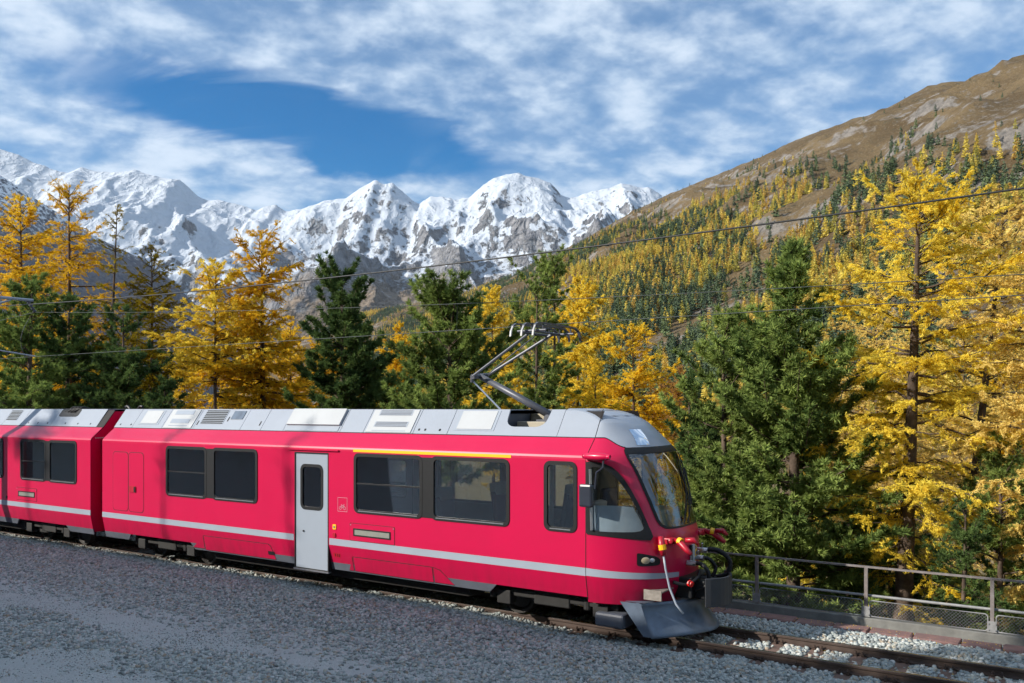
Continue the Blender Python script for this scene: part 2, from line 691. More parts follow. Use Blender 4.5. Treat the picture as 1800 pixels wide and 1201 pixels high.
class Nodes:
    """small shorthand for building a material"""
    def __init__(self, name):
        self.m = bpy.data.materials.new(name)
        self.nt, self.N, self.L, self.b = nodes_of(self.m)
        self.tc = self.N.new('ShaderNodeTexCoord').outputs['Object']

    def noise(self, sc, det=6, ro=0.6, dist=0.0, scl=None, ridged=False):
        n = self.N.new('ShaderNodeTexNoise')
        if ridged:
            n.noise_type = 'RIDGED_MULTIFRACTAL'
            n.inputs['Offset'].default_value = 0.9
            n.inputs['Gain'].default_value = 1.6
        n.inputs['Scale'].default_value = sc
        n.inputs['Detail'].default_value = det
        n.inputs['Roughness'].default_value = ro
        n.inputs['Distortion'].default_value = dist
        src = self.tc
        if scl:
            mp = self.N.new('ShaderNodeMapping')
            mp.inputs['Scale'].default_value = scl[:3]
            if len(scl) > 3:
                mp.inputs['Rotation'].default_value = (0, 0, scl[3])
            self.L.new(src, mp.inputs[0])
            src = mp.outputs[0]
        self.L.new(src, n.inputs['Vector'])
        return n.outputs[0]

    def val(self, s, v):
        if isinstance(v, (int, float)):
            s.default_value = v
        elif isinstance(v, tuple):
            s.default_value = (*v, 1)
        else:
            self.L.new(v, s)

    def math(self, op, a, b=0.0, clamp=False):
        m = self.N.new('ShaderNodeMath')
        m.operation = op
        m.use_clamp = clamp
        self.val(m.inputs[0], a)
        self.val(m.inputs[1], b)
        return m.outputs[0]

    def rng(self, v, a, b):
        r = self.N.new('ShaderNodeMapRange')
        r.interpolation_type = 'SMOOTHSTEP'
        r.inputs['From Min'].default_value = a
        r.inputs['From Max'].default_value = b
        self.L.new(v, r.inputs['Value'])
        return r.outputs[0]

    def mix(self, f, a, b):
        x = self.N.new('ShaderNodeMix')
        x.data_type = 'RGBA'
        self.val(x.inputs['A'], a)
        self.val(x.inputs['B'], b)
        self.val(x.inputs['Factor'], f)
        return x.outputs['Result']

    def sep(self, v):
        s = self.N.new('ShaderNodeSeparateXYZ')
        self.L.new(v, s.inputs[0])
        return s.outputs

    def bump(self, h, strength, dist):
        bp = self.N.new('ShaderNodeBump')
        bp.inputs['Strength'].default_value = strength
        bp.inputs['Distance'].default_value = dist
        self.L.new(h, bp.inputs['Height'])
        self.L.new(bp.outputs[0], self.b.inputs['Normal'])


def build_massif():
    YR = 7000.0
    sky = [(-700, 150), (-300, 215), (-120, 235), (0, 262), (30, 270), (60, 284), (118, 305), (143, 294), (165, 301), (205, 303), (238, 298), (262, 306), (284, 312),
           (316, 316), (350, 346), (366, 352), (385, 350), (420, 360), (452, 369), (470, 363), (485, 360), (503, 373),
           (530, 368), (570, 351), (608, 346), (632, 330), (650, 321), (662, 317), (672, 323), (690, 321), (706, 332), (727, 352),
           (737, 358), (757, 345), (780, 347), (800, 351), (824, 347), (848, 327), (868, 313), (885, 308), (905, 304), (945, 311), (968, 321), (984, 341),
           (1000, 346), (1020, 344), (1055, 331), (1072, 328), (1092, 321), (1112, 326), (1136, 328), (1165, 345), (1240, 372), (1400, 400), (1700, 430), (2200, 470)]
    sx = np.array([(p[0] - 900) / 1500 * YR for p in sky])
    sz = np.array([EYE + (718 - p[1]) / 1500 * YR for p in sky])
    nc, nr, nb = 540, 230, 8
    X = np.linspace(-5200, 2600, nc)
    zr = np.interp(X, sx, sz)
    zr = zr + 26 * (fbm(X / 150, X * 0 + 3.7, 5, 77, 0.6, True) - 0.42) * np.interp(X, [-5200, -2200, -1500, 2600], [0.35, 0.45, 1.0, 1.0])
    # distance of the crest from the viewer varies: the crest line is not straight
    yr = YR + 0 * X
    rows = []
    r = np.linspace(0, 1, nr) ** 0.9
    Yf = 2700.0
    XX = np.repeat(X[None, :], nr, 0)
    YY = Yf + (yr[None, :] - Yf) * r[:, None]
    rr = np.repeat(r[:, None], nc, 1)
    base = -30 + (zr[None, :] + 30) * (0.45 * rr ** 1.25 + 0.55 * rr ** 2.4)
    # the glacier trough between the two groups of peaks
    trough = np.exp(-((XX + 1750 + 1200 * (rr - 0.6)) / 420) ** 2)
    base -= trough * 190 * np.sin(np.pi * np.clip(rr, 0, 1)) ** 1.2
    win = np.clip(rr * 2.5, 0, 1) * np.clip((1 - rr) * 5.5, 0.05, 1) ** 0.8
    wx = XX + 240 * (fbm(XX / 600, YY / 600, 4, 21) - 0.5)
    wy = YY + 240 * (fbm(XX / 600 + 50, YY / 600, 4, 22) - 0.5)
    rid = fbm(wx / 900 + 3.3, wy / 1300 + 1.2, 8, 5, 0.5, True)
    rid2 = fbm(wx / 260, wy / 420, 7, 31, 0.58, True)
    fine = fbm(XX / 80, YY / 110, 5, 44, 0.6, True)
    Z = base + win * (430 * (rid - 0.35) + 75 * (rid2 - 0.4)) + (0.22 + 0.78 * win) * 26 * (fine - 0.45)
    # spurs running down from the main summits
    for px_, lean, amp, wid in ((143, 0.35, 170, 150), (300, 0.55, 220, 170), (662, -0.15, 200, 150), (706, 0.42, 230, 110), (905, -0.30, 190, 190),
                                (985, 0.35, 230, 150), (850, -0.55, 170, 120), (1092, -0.25, 200, 160), (1136, 0.2, 160, 130), (570, -0.2, 160, 170)):
        xc = (px_ - 900) / 1500 * YR + lean * (YR - YY) + 160 * (fbm(YY / 400, XX * 0 + px_, 4, 60) - 0.5)
        d = np.abs(XX - xc) / (wid * (0.6 + 1.8 * (1 - rr)))
        Z += amp * np.exp(-d * 1.5) * np.clip((1 - rr) * 3.4, 0, 1) * np.clip((rr - 0.35) * 3, 0, 1) * 0.8
    # nothing in front rises above the crest by much
    lim = EYE + (zr[None, :] - EYE) * YY / yr[None, :] - (1 - rr) * 30
    Z = np.where(Z > lim, lim - (Z - lim) * 0.2, Z)
    V = np.stack([XX, YY, Z], -1)
    back = []
    for k in range(1, nb + 1):
        q = k / nb
        back.append(np.stack([X, yr + 2200 * q, Z[-1] - (zr + 30) * q ** 1.1 * 0.9 + 60 * q * (fbm(X / 200, X * 0 + k, 4, 9) - 0.5)], -1))
    V = np.concatenate([V, np.array(back)], 0)
    me = mesh_np('snow_mountains', V.reshape(-1, 3), grid_faces(nr + nb, nc), None, True)
    q = Nodes('snow_and_rock')
    geo = q.N.new('ShaderNodeNewGeometry')
    nz = q.sep(geo.outputs['Normal'])[2]
    pz = q.sep(q.tc)[2]
    n1 = q.noise(0.004, 8, 0.62)
    n2 = q.noise(0.022, 8, 0.68)
    n3 = q.noise(0.012, 6, 0.6, 0.6, (1.0, 0.5, 0.35))
    n4 = q.noise(0.07, 5, 0.7, 0.0, (1.0, 0.6, 0.5))
    rock = q.mix(q.rng(n2, 0.3, 0.7), (0.12, 0.122, 0.14), (0.27, 0.268, 0.275))
    steep = q.math('ADD', q.math('ADD', nz, q.math('MULTIPLY', q.math('SUBTRACT', n2, 0.5), 0.55)),
                   q.math('ADD', q.math('MULTIPLY', q.math('SUBTRACT', n3, 0.5), 1.0), q.math('MULTIPLY', q.math('SUBTRACT', n4, 0.5), 0.35)))
    high = q.math('MULTIPLY', q.rng(pz, 700, 1550), 0.30)
    snow_f = q.rng(q.math('ADD', q.math('ADD', steep, high), q.math('MULTIPLY', q.rng(q.sep(q.tc)[0], -1300, -2100), 0.14)), 0.78, 0.87)
    alt = q.math('ADD', pz, q.math('ADD', q.math('MULTIPLY', q.math('SUBTRACT', n1, 0.5), 700), q.math('MULTIPLY', q.math('SUBTRACT', n2, 0.5), 500)))
    xx = q.sep(q.tc)[0]
    east = q.math('MULTIPLY', q.rng(xx, -1900, -1300), 260)
    snowline = q.rng(q.math('SUBTRACT', alt, east), 480, 700)
    grass = q.mix(q.rng(n2, 0.35, 0.65), (0.13, 0.10, 0.072), (0.21, 0.165, 0.12))
    grass = q.mix(q.rng(n1, 0.45, 0.65), grass, (0.18, 0.14, 0.105))
    low = q.mix(q.rng(nz, 0.45, 0.62), rock, grass)
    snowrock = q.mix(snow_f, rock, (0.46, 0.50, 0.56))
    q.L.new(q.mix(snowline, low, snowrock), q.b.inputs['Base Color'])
    q.b.inputs['Roughness'].default_value = 0.8
    q.b.inputs['Specular IOR Level'].default_value = 0.2
    q.bump(q.math('MULTIPLY', q.noise(0.008, 8, 0.62, 0.2, (1, 0.7, 0.7), True), q.math('SUBTRACT', 1.2, snow_f)), 0.9, 45)
    me.materials.append(q.m)
    o = link('mountains', me)
    tag(o, 'snow covered mountain range with bare grey rock ribs behind the valley', None, None, 'structure')


build_massif()


def loft(name, ridge, foot, nc, nr, relief, seed, material, label, back=(600, 400), curve=1.0, ext=0):
    """a hillside between a crest curve and a foot curve (lists of x, y, z)"""
    def res(P, n):
        P = np.array(P, float)
        d = np.concatenate([[0], np.cumsum(np.linalg.norm(np.diff(P[:, :2], axis=0), axis=1))])
        u = np.linspace(0, d[-1], n)
        return np.stack([np.interp(u, d, P[:, k]) for k in range(3)], -1)
    A, B = res(ridge, nc), res(foot, nc)
    r = np.linspace(0, 1, nr)[:, None, None]
    P = B[None] + (A[None] - B[None]) * r
    P[..., 2] = B[None, :, 2] + (A[None, :, 2] - B[None, :, 2]) * (r[..., 0] ** curve)
    x, y = P[..., 0], P[..., 1]
    rr = np.repeat(r[:, :, 0], nc, 1)
    win = np.clip(rr * 4, 0, 1) * np.clip((1 - rr) * 5, 0.12, 1)
    n = fbm(x / 330, y / 330, 7, seed, 0.5) - 0.5
    rd = fbm(x / 210 + 9, y / 210, 6, seed + 3, 0.55, True) - 0.42
    P[..., 2] += win * (relief * 1.1 * n + relief * 0.75 * rd)
    P[..., 2] += 5 * (fbm(x / 18, y / 18, 4, seed + 7) - 0.5)
    dirn = (A - B)[:, :2]
    dirn /= np.linalg.norm(dirn, axis=1)[:, None]
    rows = [P]
    for k in range(1, 7):
        q = k / 6
        row = P[-1].copy()
        row[:, :2] += dirn * back[0] * q
        row[:, 2] -= back[1] * q
        rows.append(row[None])
    V = np.concatenate(rows, 0)
    me = mesh_np(name, V.reshape(-1, 3), grid_faces(nr + 6, nc), material, True)
    o = link(name, me)
    tag(o, label, None, None, 'structure')
    return P


def sky_pt(px_, py_, Y):
    return ((px_ - 900) / 1500 * Y, Y, EYE + (718 - py_) / 1500 * Y)


def hill_mats():
    q = Nodes('alpine_grass_and_rock')
    geo = q.N.new('ShaderNodeNewGeometry')
    nz = q.sep(geo.outputs['Normal'])[2]
    n1 = q.noise(0.012, 7, 0.6)
    n2 = q.noise(0.09, 7, 0.7)
    sc = q.noise(0.006, 7, 0.62, 0.8, (1.0, 2.6, 1.0, R(-58)))
    grass = q.mix(q.rng(n1, 0.35, 0.68), (0.10, 0.068, 0.034), (0.165, 0.118, 0.062))
    grass = q.mix(q.rng(n2, 0.52, 0.68), grass, (0.060, 0.052, 0.030))
    n5 = q.noise(0.35, 5, 0.7)
    grass = q.mix(q.math('MULTIPLY', q.rng(n5, 0.55, 0.7), 0.75), grass, (0.27, 0.235, 0.17))
    grass = q.mix(q.math('MULTIPLY', q.rng(n5, 0.45, 0.33), 0.6), grass, (0.05, 0.045, 0.028))
    rock = q.mix(q.rng(n2, 0.3, 0.7), (0.10, 0.095, 0.09), (0.26, 0.235, 0.21))
    f = q.math('MAXIMUM', q.rng(q.math('ADD', q.math('MULTIPLY', n2, 0.55), sc), 0.82, 0.93),
               q.rng(q.math('SUBTRACT', q.math('MULTIPLY', n2, 0.5), nz), -0.50, -0.40))
    q.L.new(q.mix(f, grass, rock), q.b.inputs['Base Color'])
    q.b.inputs['Roughness'].default_value = 0.95
    q.b.inputs['Specular IOR Level'].default_value = 0.1
    q.bump(q.noise(0.16, 8, 0.7), 1.0, 4.0)
    return q.m


HILL_M = hill_mats()
hr = [(600, 560, 3300), (800, 520, 3000), (900, 487, 2800), (1000, 437, 2600), (1060, 402, 2500), (1100, 381, 2420), (1165, 347, 2300), (1280, 300, 2080), (1350, 270, 1960), (1400, 244, 1880),
      (1470, 219, 1760), (1560, 187, 1620), (1600, 168, 1560), (1632, 152, 1510), (1665, 147, 1470), (1700, 145, 1430), (1742, 125, 1370), (1800, 97, 1300), (1900, 60, 1180), (2100, 0, 980), (2500, -60, 750)]
hf = [(-900, 2500, -30), (-520, 1950, -30), (-230, 1150, -30), (10, 600, -30), (150, 330, -30), (300, 180, -30), (380, 90, -30)]
HILL = loft('hillside', [sky_pt(*p) for p in hr], hf, 300, 160, 55, 71, HILL_M,
            'steep brown autumn mountainside with scree and larch woods across the valley', (900, 250), 0.92)

q = Nodes('shaded_rock_slope')
n1 = q.noise(0.01, 7, 0.6)
n2 = q.noise(0.06, 7, 0.7)
geo = q.N.new('ShaderNodeNewGeometry')
pz = q.sep(q.tc)[2]
base = q.mix(q.rng(n2, 0.3, 0.7), (0.08, 0.085, 0.11), (0.20, 0.18, 0.18))
sn = q.rng(q.math('ADD', pz, q.math('MULTIPLY', q.math('SUBTRACT', n2, 0.5), 520)), 560, 720)
q.L.new(q.mix(q.math('MULTIPLY', sn, q.rng(n2, 0.42, 0.55)), base, (0.82, 0.84, 0.88)), q.b.inputs['Base Color'])
q.b.inputs['Roughness'].default_value = 0.95
q.bump(q.noise(0.1, 8, 0.7), 1.0, 6)
lr = [(-900, 40, 2200), (-500, 160, 2500), (-250, 225, 2700), (-60, 285, 2800), (0, 308, 2850), (60, 348, 2900), (100, 372, 2950), (165, 415, 3050), (250, 455, 3150), (330, 520, 3250), (400, 590, 3350), (470, 690, 3450)]
lf = [(-2600, 900, -30), (-2000, 1300, -30), (-1600, 1700, -30), (-1300, 2200, -30), (-1050, 2900, -30)]
LHILL = loft('dark_hillside', [sky_pt(*p) for p in lr], lf, 160, 90, 70, 91, q.m,
             'dark rocky slope dusted with snow at the edge of the valley', (700, 200), 1.05)

# ------------------------------------------------------------------ the train
def ip(z, tab):
    a = np.array(tab)
    return np.interp(z, a[:, 0], a[:, 1])


YS = 1.325                       # half width of the body
SL_A, SL_B = (0.995, 3.22), (0.665, 3.68)     # roof slope, lower and upper edge
_sl = math.hypot(SL_A[0] - SL_B[0], SL_B[1] - SL_A[1])
SL_D = ((SL_B[0] - SL_A[0]) / _sl, (SL_B[1] - SL_A[1]) / _sl)
SL_N = (SL_D[1], -SL_D[0])


def side(sgn):
    """(x, z, depth outwards) -> point on the body side; sgn -1 is the side in view"""
    return lambda x, z, a: (x, sgn * (YS + a - 0.2 * max(0.0, 0.98 - z)), z)


def side_v(sgn):
    return lambda x, z, a: (x, sgn * (YS + a), z)


def slope(sgn):
    def fn(x, s, a):
        y = SL_A[0] + SL_D[0] * _sl * s + SL_N[0] * a
        z = SL_A[1] + SL_D[1] * _sl * s + SL_N[1] * a
        return (x, sgn * y, z)
    return fn


def wall_grid(mb, x0, x1, z0, z1, holes, fn, a):
    xs = sorted({x0, x1} | {v for h in holes for v in h[:2] if x0 < v < x1})
    zs = sorted({z0, z1, 0.98} | {v for h in holes for v in h[2:] if z0 < v < z1})
    for i in range(len(xs) - 1):
        for j in range(len(zs) - 1):
            cx, cz = (xs[i] + xs[i + 1]) / 2, (zs[j] + zs[j + 1]) / 2
            if any(h[0] < cx < h[1] and h[2] < cz < h[3] for h in holes):
                continue
            P = [fn(xs[i], zs[j], a), fn(xs[i + 1], zs[j], a), fn(xs[i + 1], zs[j + 1], a), fn(xs[i], zs[j + 1], a)]
            mb.add(P, [(0, 1, 2, 3)])


def plate(car, name, x0, x1, z0, z1, r, a0, a1, m, fn=None, parent=None, n=5):
    mb = MB()
    mb.prism(rrect(x0, x1, z0, z1, r, n), a0, a1, fn or side(-1))
    return mb.build(name, m, parent or car)


def window(car, x0, x1, z0, z1, sgn, bar=None, label=None):
    """glass pane with its rubber frame, bright lower seal and (on some) a cross bar"""
    fn = side(sgn)
    g = MB()
    g.prism(rrect(x0 + 0.04, x1 - 0.04, z0 + 0.04, z1 - 0.04, 0.06), -0.012, -0.004, fn)
    w = g.build('window', GLASS, car)
    fr = MB()
    fr.ring(rrect(x0, x1, z0, z1, 0.12), rrect(x0 + 0.065, x1 - 0.065, z0 + 0.07, z1 - 0.065, 0.075), -0.035, 0.014, fn)
    fr.build('frame', BLK, w)
    sl = MB()
    sl.box(x0 + 0.12, x1 - 0.12, sgn * (YS - 0.004), sgn * (YS + 0.022), z0 + 0.035, z0 + 0.052)
    sl.build('lower_seal', ALU, w)
    if bar:
        b = MB()
        b.box(x0 + 0.05, x1 - 0.05, sgn * (YS - 0.016), sgn * (YS + 0.004), bar - 0.013, bar + 0.013)
        b.build('crossbar', BLK, w)
    return w


def seat(car, x, y, facing, cloth, top=2.16):
    s_ = MB()
    s_.box(x - 0.24, x + 0.24, y - 0.22, y + 0.22, 1.36, 1.50)
    M = Matrix.Translation((x - facing * 0.22, y, 1.44)) @ Matrix.Rotation(-facing * 0.16, 4, 'Y')
    s_.box(-0.06, 0.06, -0.22, 0.22, 0.0, top - 1.44 - 0.12, M)
    o = s_.build('seat', cloth, car, bevel=0.03)
    h = MB()
    h.box(-0.075, 0.075, -0.20, 0.20, top - 1.44 - 0.20, top - 1.44 + 0.05, M)
    h.build('headrest', HEADR, o, bevel=0.03)
    return o


def hatch_lines(car, name, pts, m=RED):
    """a flap: dark joint all round, the painted flap a touch proud of it"""
    cx = sum(p[0] for p in pts) / len(pts)
    cz = sum(p[1] for p in pts) / len(pts)
    d = MB()
    d.prism(pts, 0.0, 0.0025, side(-1))
    o = d.build(name, GAP, car)
    ins = []
    for p in pts:
        dx, dz = cx - p[0], cz - p[1]
        ins.append((p[0] + math.copysign(min(0.013, abs(dx)), dx), p[1] + math.copysign(min(0.013, abs(dz)), dz)))
    f = MB()
    f.prism(ins, 0.0, 0.006, side(-1))
    f.build('flap', m, o)
    return o


def display(car, x0, x1, z0, z1):
    d = MB()
    d.prism(rrect(x0 - 0.10, x1 + 0.10, z0 - 0.10, z1 + 0.10, 0.02, 2), 0, 0.0025, side(-1))
    o = d.build('display_panel', GAP, car)
    f = MB()
    f.prism(rrect(x0 - 0.09, x1 + 0.09, z0 - 0.09, z1 + 0.09, 0.02, 2), 0, 0.007, side(-1))
    f.build('cover', RED, o)
    b = MB()
    b.ring(rrect(x0, x1, z0, z1, 0.01, 2), rrect(x0 + 0.03, x1 - 0.03, z0 + 0.025, z1 - 0.025, 0.01, 2), 0, 0.016, side(-1))
    b.build('bezel', BLK, o)
    g = MB()
    g.prism(rrect(x0 + 0.03, x1 - 0.03, z0 + 0.025, z1 - 0.025, 0.01, 2), 0, 0.011, side(-1))
    g.build('screen', DISP, o)
    for sx in (x0 - 0.07, x1 + 0.07):
        k = MB()
        k.prism(rrect(sx - 0.012, sx + 0.012, z1 + 0.05, z1 + 0.074, 0.011, 3), 0, 0.013, side(-1))
        k.build('lock', ALU, o)
    return o


def bogie(car, xc):
    f = MB()
    for sy in (-0.98, 0.98):
        f.box(xc - 1.25, xc + 1.25, sy - 0.07, sy + 0.07, 0.42, 0.56)
        f.box(xc - 0.35, xc + 0.35, sy - 0.09, sy + 0.09, 0.34, 0.60)
    f.box(xc - 0.25, xc + 0.25, -0.95, 0.95, 0.40, 0.55)
    b = f.build('bogie', UND, car, bevel=0.02)
    for sx in (-0.95, 0.95):
        for sy in (-0.5, 0.5):
            w = MB()
            sg = 1 if sy > 0 else -1
            pr = [(0.0, 0.09), (0.05, 0.09), (0.06, 0.03), (0.26, 0.02), (0.30, 0.06), (0.355, 0.065), (0.375, -0.065), (0.0, -0.065)]
            n = 28
            V, F = [], []
            for r_, a_ in pr:
                for k in range(n):
                    q = 2 * math.pi * k / n
                    V.append((xc + sx + r_ * math.cos(q), sy + 0.06 * sg + a_ * sg, 0.375 + r_ * math.sin(q)))
            for j in range(len(pr) - 1):
                for k in range(n):
                    F.append((j * n + k, j * n + (k + 1) % n, (j + 1) * n + (k + 1) % n, (j + 1) * n + k))
            w.add(V, F)
            w.build('wheel', STEEL, b, smooth=False)
        for sy in (-1.0, 1.0):
            a = MB()
            a.box(xc + sx - 0.14, xc + sx + 0.14, sy - 0.11, sy + 0.11, 0.28, 0.52)
            a.tube([(xc + sx - 0.28, sy, 0.36), (xc + sx - 0.28, sy, 0.60)], 0.075, 12)
            a.build('axle_box', UND, b, bevel=0.015)
    return b


def body(car, x0, x1, holes, far_holes, skirts, ends, bay=None):
    """painted shell, lining, floor and lower edge"""
    kink = [(YS, 2.86), (1.322, 2.895), (1.306, 2.93), (1.28, 2.962), (0.995, 3.215)]
    for sgn, hl in ((-1, holes), (1, far_holes)):
        mb = MB()
        wall_grid(mb, x0, x1, 0.63, 2.86, hl, side(sgn), 0.0)
        for (ya, za), (yb, zb) in zip(kink, kink[1:]):
            mb.add([(x0, sgn * ya, za), (x1, sgn * ya, za), (x1, sgn * yb, zb), (x0, sgn * yb, zb)], [(0, 1, 2, 3)])
        mb.build('side_wall', RED, car)
        li = MB()
        wall_grid(li, x0 + 0.03, x1, 0.66, 2.86, hl, side(sgn), -0.05)
        li.build('wall_lining', LINING, car)
        for sx0, sx1, c0, c1 in skirts:
            k = MB()
            k.prism([(sx0, 0.63), (sx1, 0.63), (sx1 - c1, 0.485), (sx0 + c0, 0.485)], -0.03, 0.001, side(sgn))
            k.build('skirt', SKIRT, car)
    cl = MB()
    cl.box(x0 + 0.03, x1, -1.2, 1.2, 2.93, 2.96)
    cl.build('ceiling', LINING, car)
    fl = MB()
    fl.box(x0 + 0.03, x1 - 0.02, -1.22, 1.22, 0.68, 1.0)
    fl.build('floor_pan', FLOOR, car)
    un = MB()
    un.box(x0 + 3.9, x1 - 2.6, -0.95, 0.95, 0.26, 0.67)
    un.box(x0 + 0.3, x1 - 0.1, -0.6, 0.6, 0.42, 0.67)
    un.build('underfloor_box', UND, car, bevel=0.03)
    ru = MB()
    prof = [(-1.2, 3.0), (-0.985, 3.205), (-0.66, 3.655), (-0.3, 3.655), (-0.3, 3.24), (0.3, 3.24), (0.3, 3.655), (0.66, 3.655), (0.985, 3.205), (1.2, 3.0)]
    for sgn, xa, xb in [(s_, p, q_) for s_ in (-1, 1) for p, q_ in (((x0, bay[0]), (bay[1], x1)) if bay else ((x0, x1),))]:
        ru.add([(x, sgn * y, z) for x in (xa, xb) for (y, z) in ((1.0, 3.205), (0.982, 3.222), (0.655, 3.655))],
               [(0, 1, 4, 3), (1, 2, 5, 4)])
    ru.build('roof_underlay', GAP, car)
    for xe, inward in ends:
        e = MB()
        pr = [(-1.23, 0.55), (1.23, 0.55), (1.315, 0.98), (1.315, 2.86), (1.27, 2.95), (0.98, 3.20), (0.655, 3.62), (-0.655, 3.62), (-0.98, 3.20), (-1.27, 2.95), (-1.315, 2.86), (-1.315, 0.98)]
        e.prism(pr, xe, xe + inward * 0.03, lambda y, z, a: (a, y, z))
        e.build('end_wall', RED, car)


def roof(car, cuts, skip=()):
    """folded sheet panels with open joints between them"""
    g = 0.006
    for xa, xb in zip(cuts, cuts[1:]):
        if (xa, xb) in skip:
            continue
        p = MB()
        for sgn in (-1, 1):
            p.prism([(xa + g, 0.0), (xb - g, 0.0), (xb - g, 1.0), (xa + g, 1.0)], -0.012, 0.0, slope(sgn))
        p.box(xa + g, xb - g, -SL_B[0] + 0.002, SL_B[0] - 0.002, 3.665, 3.681)
        p.build('roof_panel', SILV, car)


def roof_item(car, name, xa, xb, s0, s1, h, m, parent=None, r=0.0):
    p = MB()
    pts = [(xa, s0), (xb, s0), (xb, s1), (xa, s1)]
    p.prism(pts, 0.0005, h, slope(-1))
    return p.build(name, m, parent or car)


def rivets(car, xs, s0=0.12):
    for x in xs:
        k = MB()
        k.prism(rrect(x - 0.022, x + 0.022, s0, s0 + 0.09, 0.02, 3), 0.0005, 0.004, slope(-1))
        k.build('roof_fixing', BLK, car)


def slot(car, x, s0=0.2, s1=0.42):
    k = MB()
    k.prism([(x - 0.018, s0), (x + 0.018, s0), (x + 0.018, s1), (x - 0.018, s1)], 0.0005, 0.004, slope(-1))
    k.build('roof_slot', BLK, car)


def grille(car, xa, xb, s0, s1, n, m, bar):
    o = roof_item(car, 'roof_grille', xa, xb, s0, s1, 0.006, m)
    for k in range(n):
        a = s0 + (s1 - s0) * (k + 0.2) / n
        roof_item(car, 'slat', xa + 0.02, xb - 0.02, a, a + (s1 - s0) * 0.5 / n, 0.016, bar, o)
    return o


CARLOC = TW(T0, W0, 0)
car1 = empty('railcar', CARLOC, -TH)
tag(car1, 'front red railcar with raised pantograph, grey door and rounded cab with snow plough', 'train car', 'railcars of the red train')
X0 = -13.72
WZ0, WZ1 = 1.665, 2.83
wins = [(-11.11, -9.62), (-9.42, -7.92), (-5.12, -3.40), (-3.20, -1.48), (-0.79, -0.16)]
DOOR = (-6.79, -5.81, 0.45, 2.81)
hl = [(a + 0.03, b - 0.03, WZ0 + 0.03, WZ1 - 0.03) for a, b in wins]
body(car1, X0, 0.0, hl + [(DOOR[0], DOOR[1], 0.0, DOOR[3])], hl + [(DOOR[0], DOOR[1], 0.0, DOOR[3])],
     [(-13.72, -12.62, 0.0, 0.12), (-10.30, DOOR[0], 0.14, 0.0), (DOOR[1], -1.80, 0.0, 0.16)], [(X0, 1)], (-1.97, -0.97))
for i, (a, b) in enumerate(wins):
    window(car1, a, b, WZ0, WZ1, -1, {0: 2.24, 2: 2.24}.get(i))
    window(car1, a, b, WZ0, WZ1, 1)
for a, b in ((wins[0][1], wins[1][0]), (wins[2][1], wins[3][0])):      # black pillar between paired windows
    plate(car1, 'window_pillar', a - 0.06, b + 0.06, WZ0 + 0.03, WZ1 - 0.03, 0.01, 0.0, 0.009, BLK)
# stripe, yellow line
for a, b in ((X0, DOOR[0] - 0.02), (DOOR[1] + 0.02, 0.0)):
    for sgn in (-1, 1):
        k = MB()
        k.prism([(a, 0.985), (b, 0.985), (b, 1.115), (a, 1.115)], -0.01, 0.003, side(sgn))
        k.build('waist_stripe', STRP, car1)
plate(car1, 'yellow_stripe', -5.14, -1.45, 2.852, 2.858 + 0.045, 0.004, -0.012, 0.004, YEL)
# door
for sgn in (-1, 1):
    dr = MB()
    dr.ring(rrect(DOOR[0] + 0.03, DOOR[1] - 0.03, DOOR[2], DOOR[3] - 0.03, 0.02, 3),
            rrect(-6.60, -6.00, 1.665, 2.545, 0.10, 3), -0.045, -0.012, side_v(sgn))
    d = dr.build('door', DOORG, car1)
    gp = MB()
    gp.ring(rrect(DOOR[0], DOOR[1], DOOR[2] - 0.02, DOOR[3], 0.01, 2), rrect(DOOR[0] + 0.028, DOOR[1] - 0.028, DOOR[2] + 0.004, DOOR[3] - 0.028, 0.01, 2), -0.05, 0.002, side_v(sgn))
    gp.build('door_seal', BLK, d)
    g_ = MB()
    g_.prism(rrect(-6.59, -6.01, 1.675, 2.535, 0.10), -0.034, -0.026, side_v(sgn))
    g_.build('pane', GLASS, d)
    fr = MB()
    fr.ring(rrect(-6.625, -5.975, 1.64, 2.57, 0.13), rrect(-6.565, -6.035, 1.70, 2.51, 0.08), -0.04, -0.004, side_v(sgn))
    fr.build('pane_frame', BLK, d)
    kn = MB()
    kn.tube([(-6.53, sgn * (YS - 0.015), 1.20), (-6.53, sgn * (YS + 0.006), 1.20)], 0.02, 10)
    kn.build('lock', BLK, d)
    st = MB()
    st.box(DOOR[0] - 0.01, DOOR[1] + 0.01, sgn * (YS - 0.06), sgn * (YS + 0.02), DOOR[2] - 0.045, DOOR[2] - 0.018)
    st.build('sill', ALU, d)
gut = MB()
gut.box(-6.98, -5.52, -YS - 0.035, -YS + 0.01, 2.85, 2.875)
gut.build('door_gutter', RED, car1)
# end equipment cupboard with two leaves
hatch_lines(car1, 'equipment_hatch', rrect(-13.26, -12.605, 1.19, 2.64, 0.10))
hatch_lines(car1, 'equipment_hatch', rrect(-12.60, -11.98, 1.19, 2.64, 0.10))
hd = MB()
hd.prism(rrect(-12.56, -12.28, 1.67, 1.82, 0.02, 2), 0.006, 0.022, side(-1))
h_ = hd.build('latch', RED2, car1)
hk = MB()
hk.prism(rrect(-12.35, -12.29, 1.68, 1.81, 0.015, 2), 0.022, 0.03, side(-1))
hk.build('catch', BLK, h_)
hatch_lines(car1, 'skirt_flap', [(-9.78, 0.50), (-9.78, 0.84), (-7.62, 0.84), (-7.55, 0.80), (-7.43, 0.50)])
hatch_lines(car1, 'skirt_flap', [(-10.22, 0.52), (-9.79, 0.83), (-9.79, 0.52)])
hatch_lines(car1, 'skirt_flap', [(-5.18, 0.50), (-5.18, 0.80), (-3.20, 0.80), (-3.20, 0.50)])
hatch_lines(car1, 'skirt_flap', [(-3.19, 0.50), (-3.19, 0.80), (-3.02, 0.76), (-2.72, 0.50)])
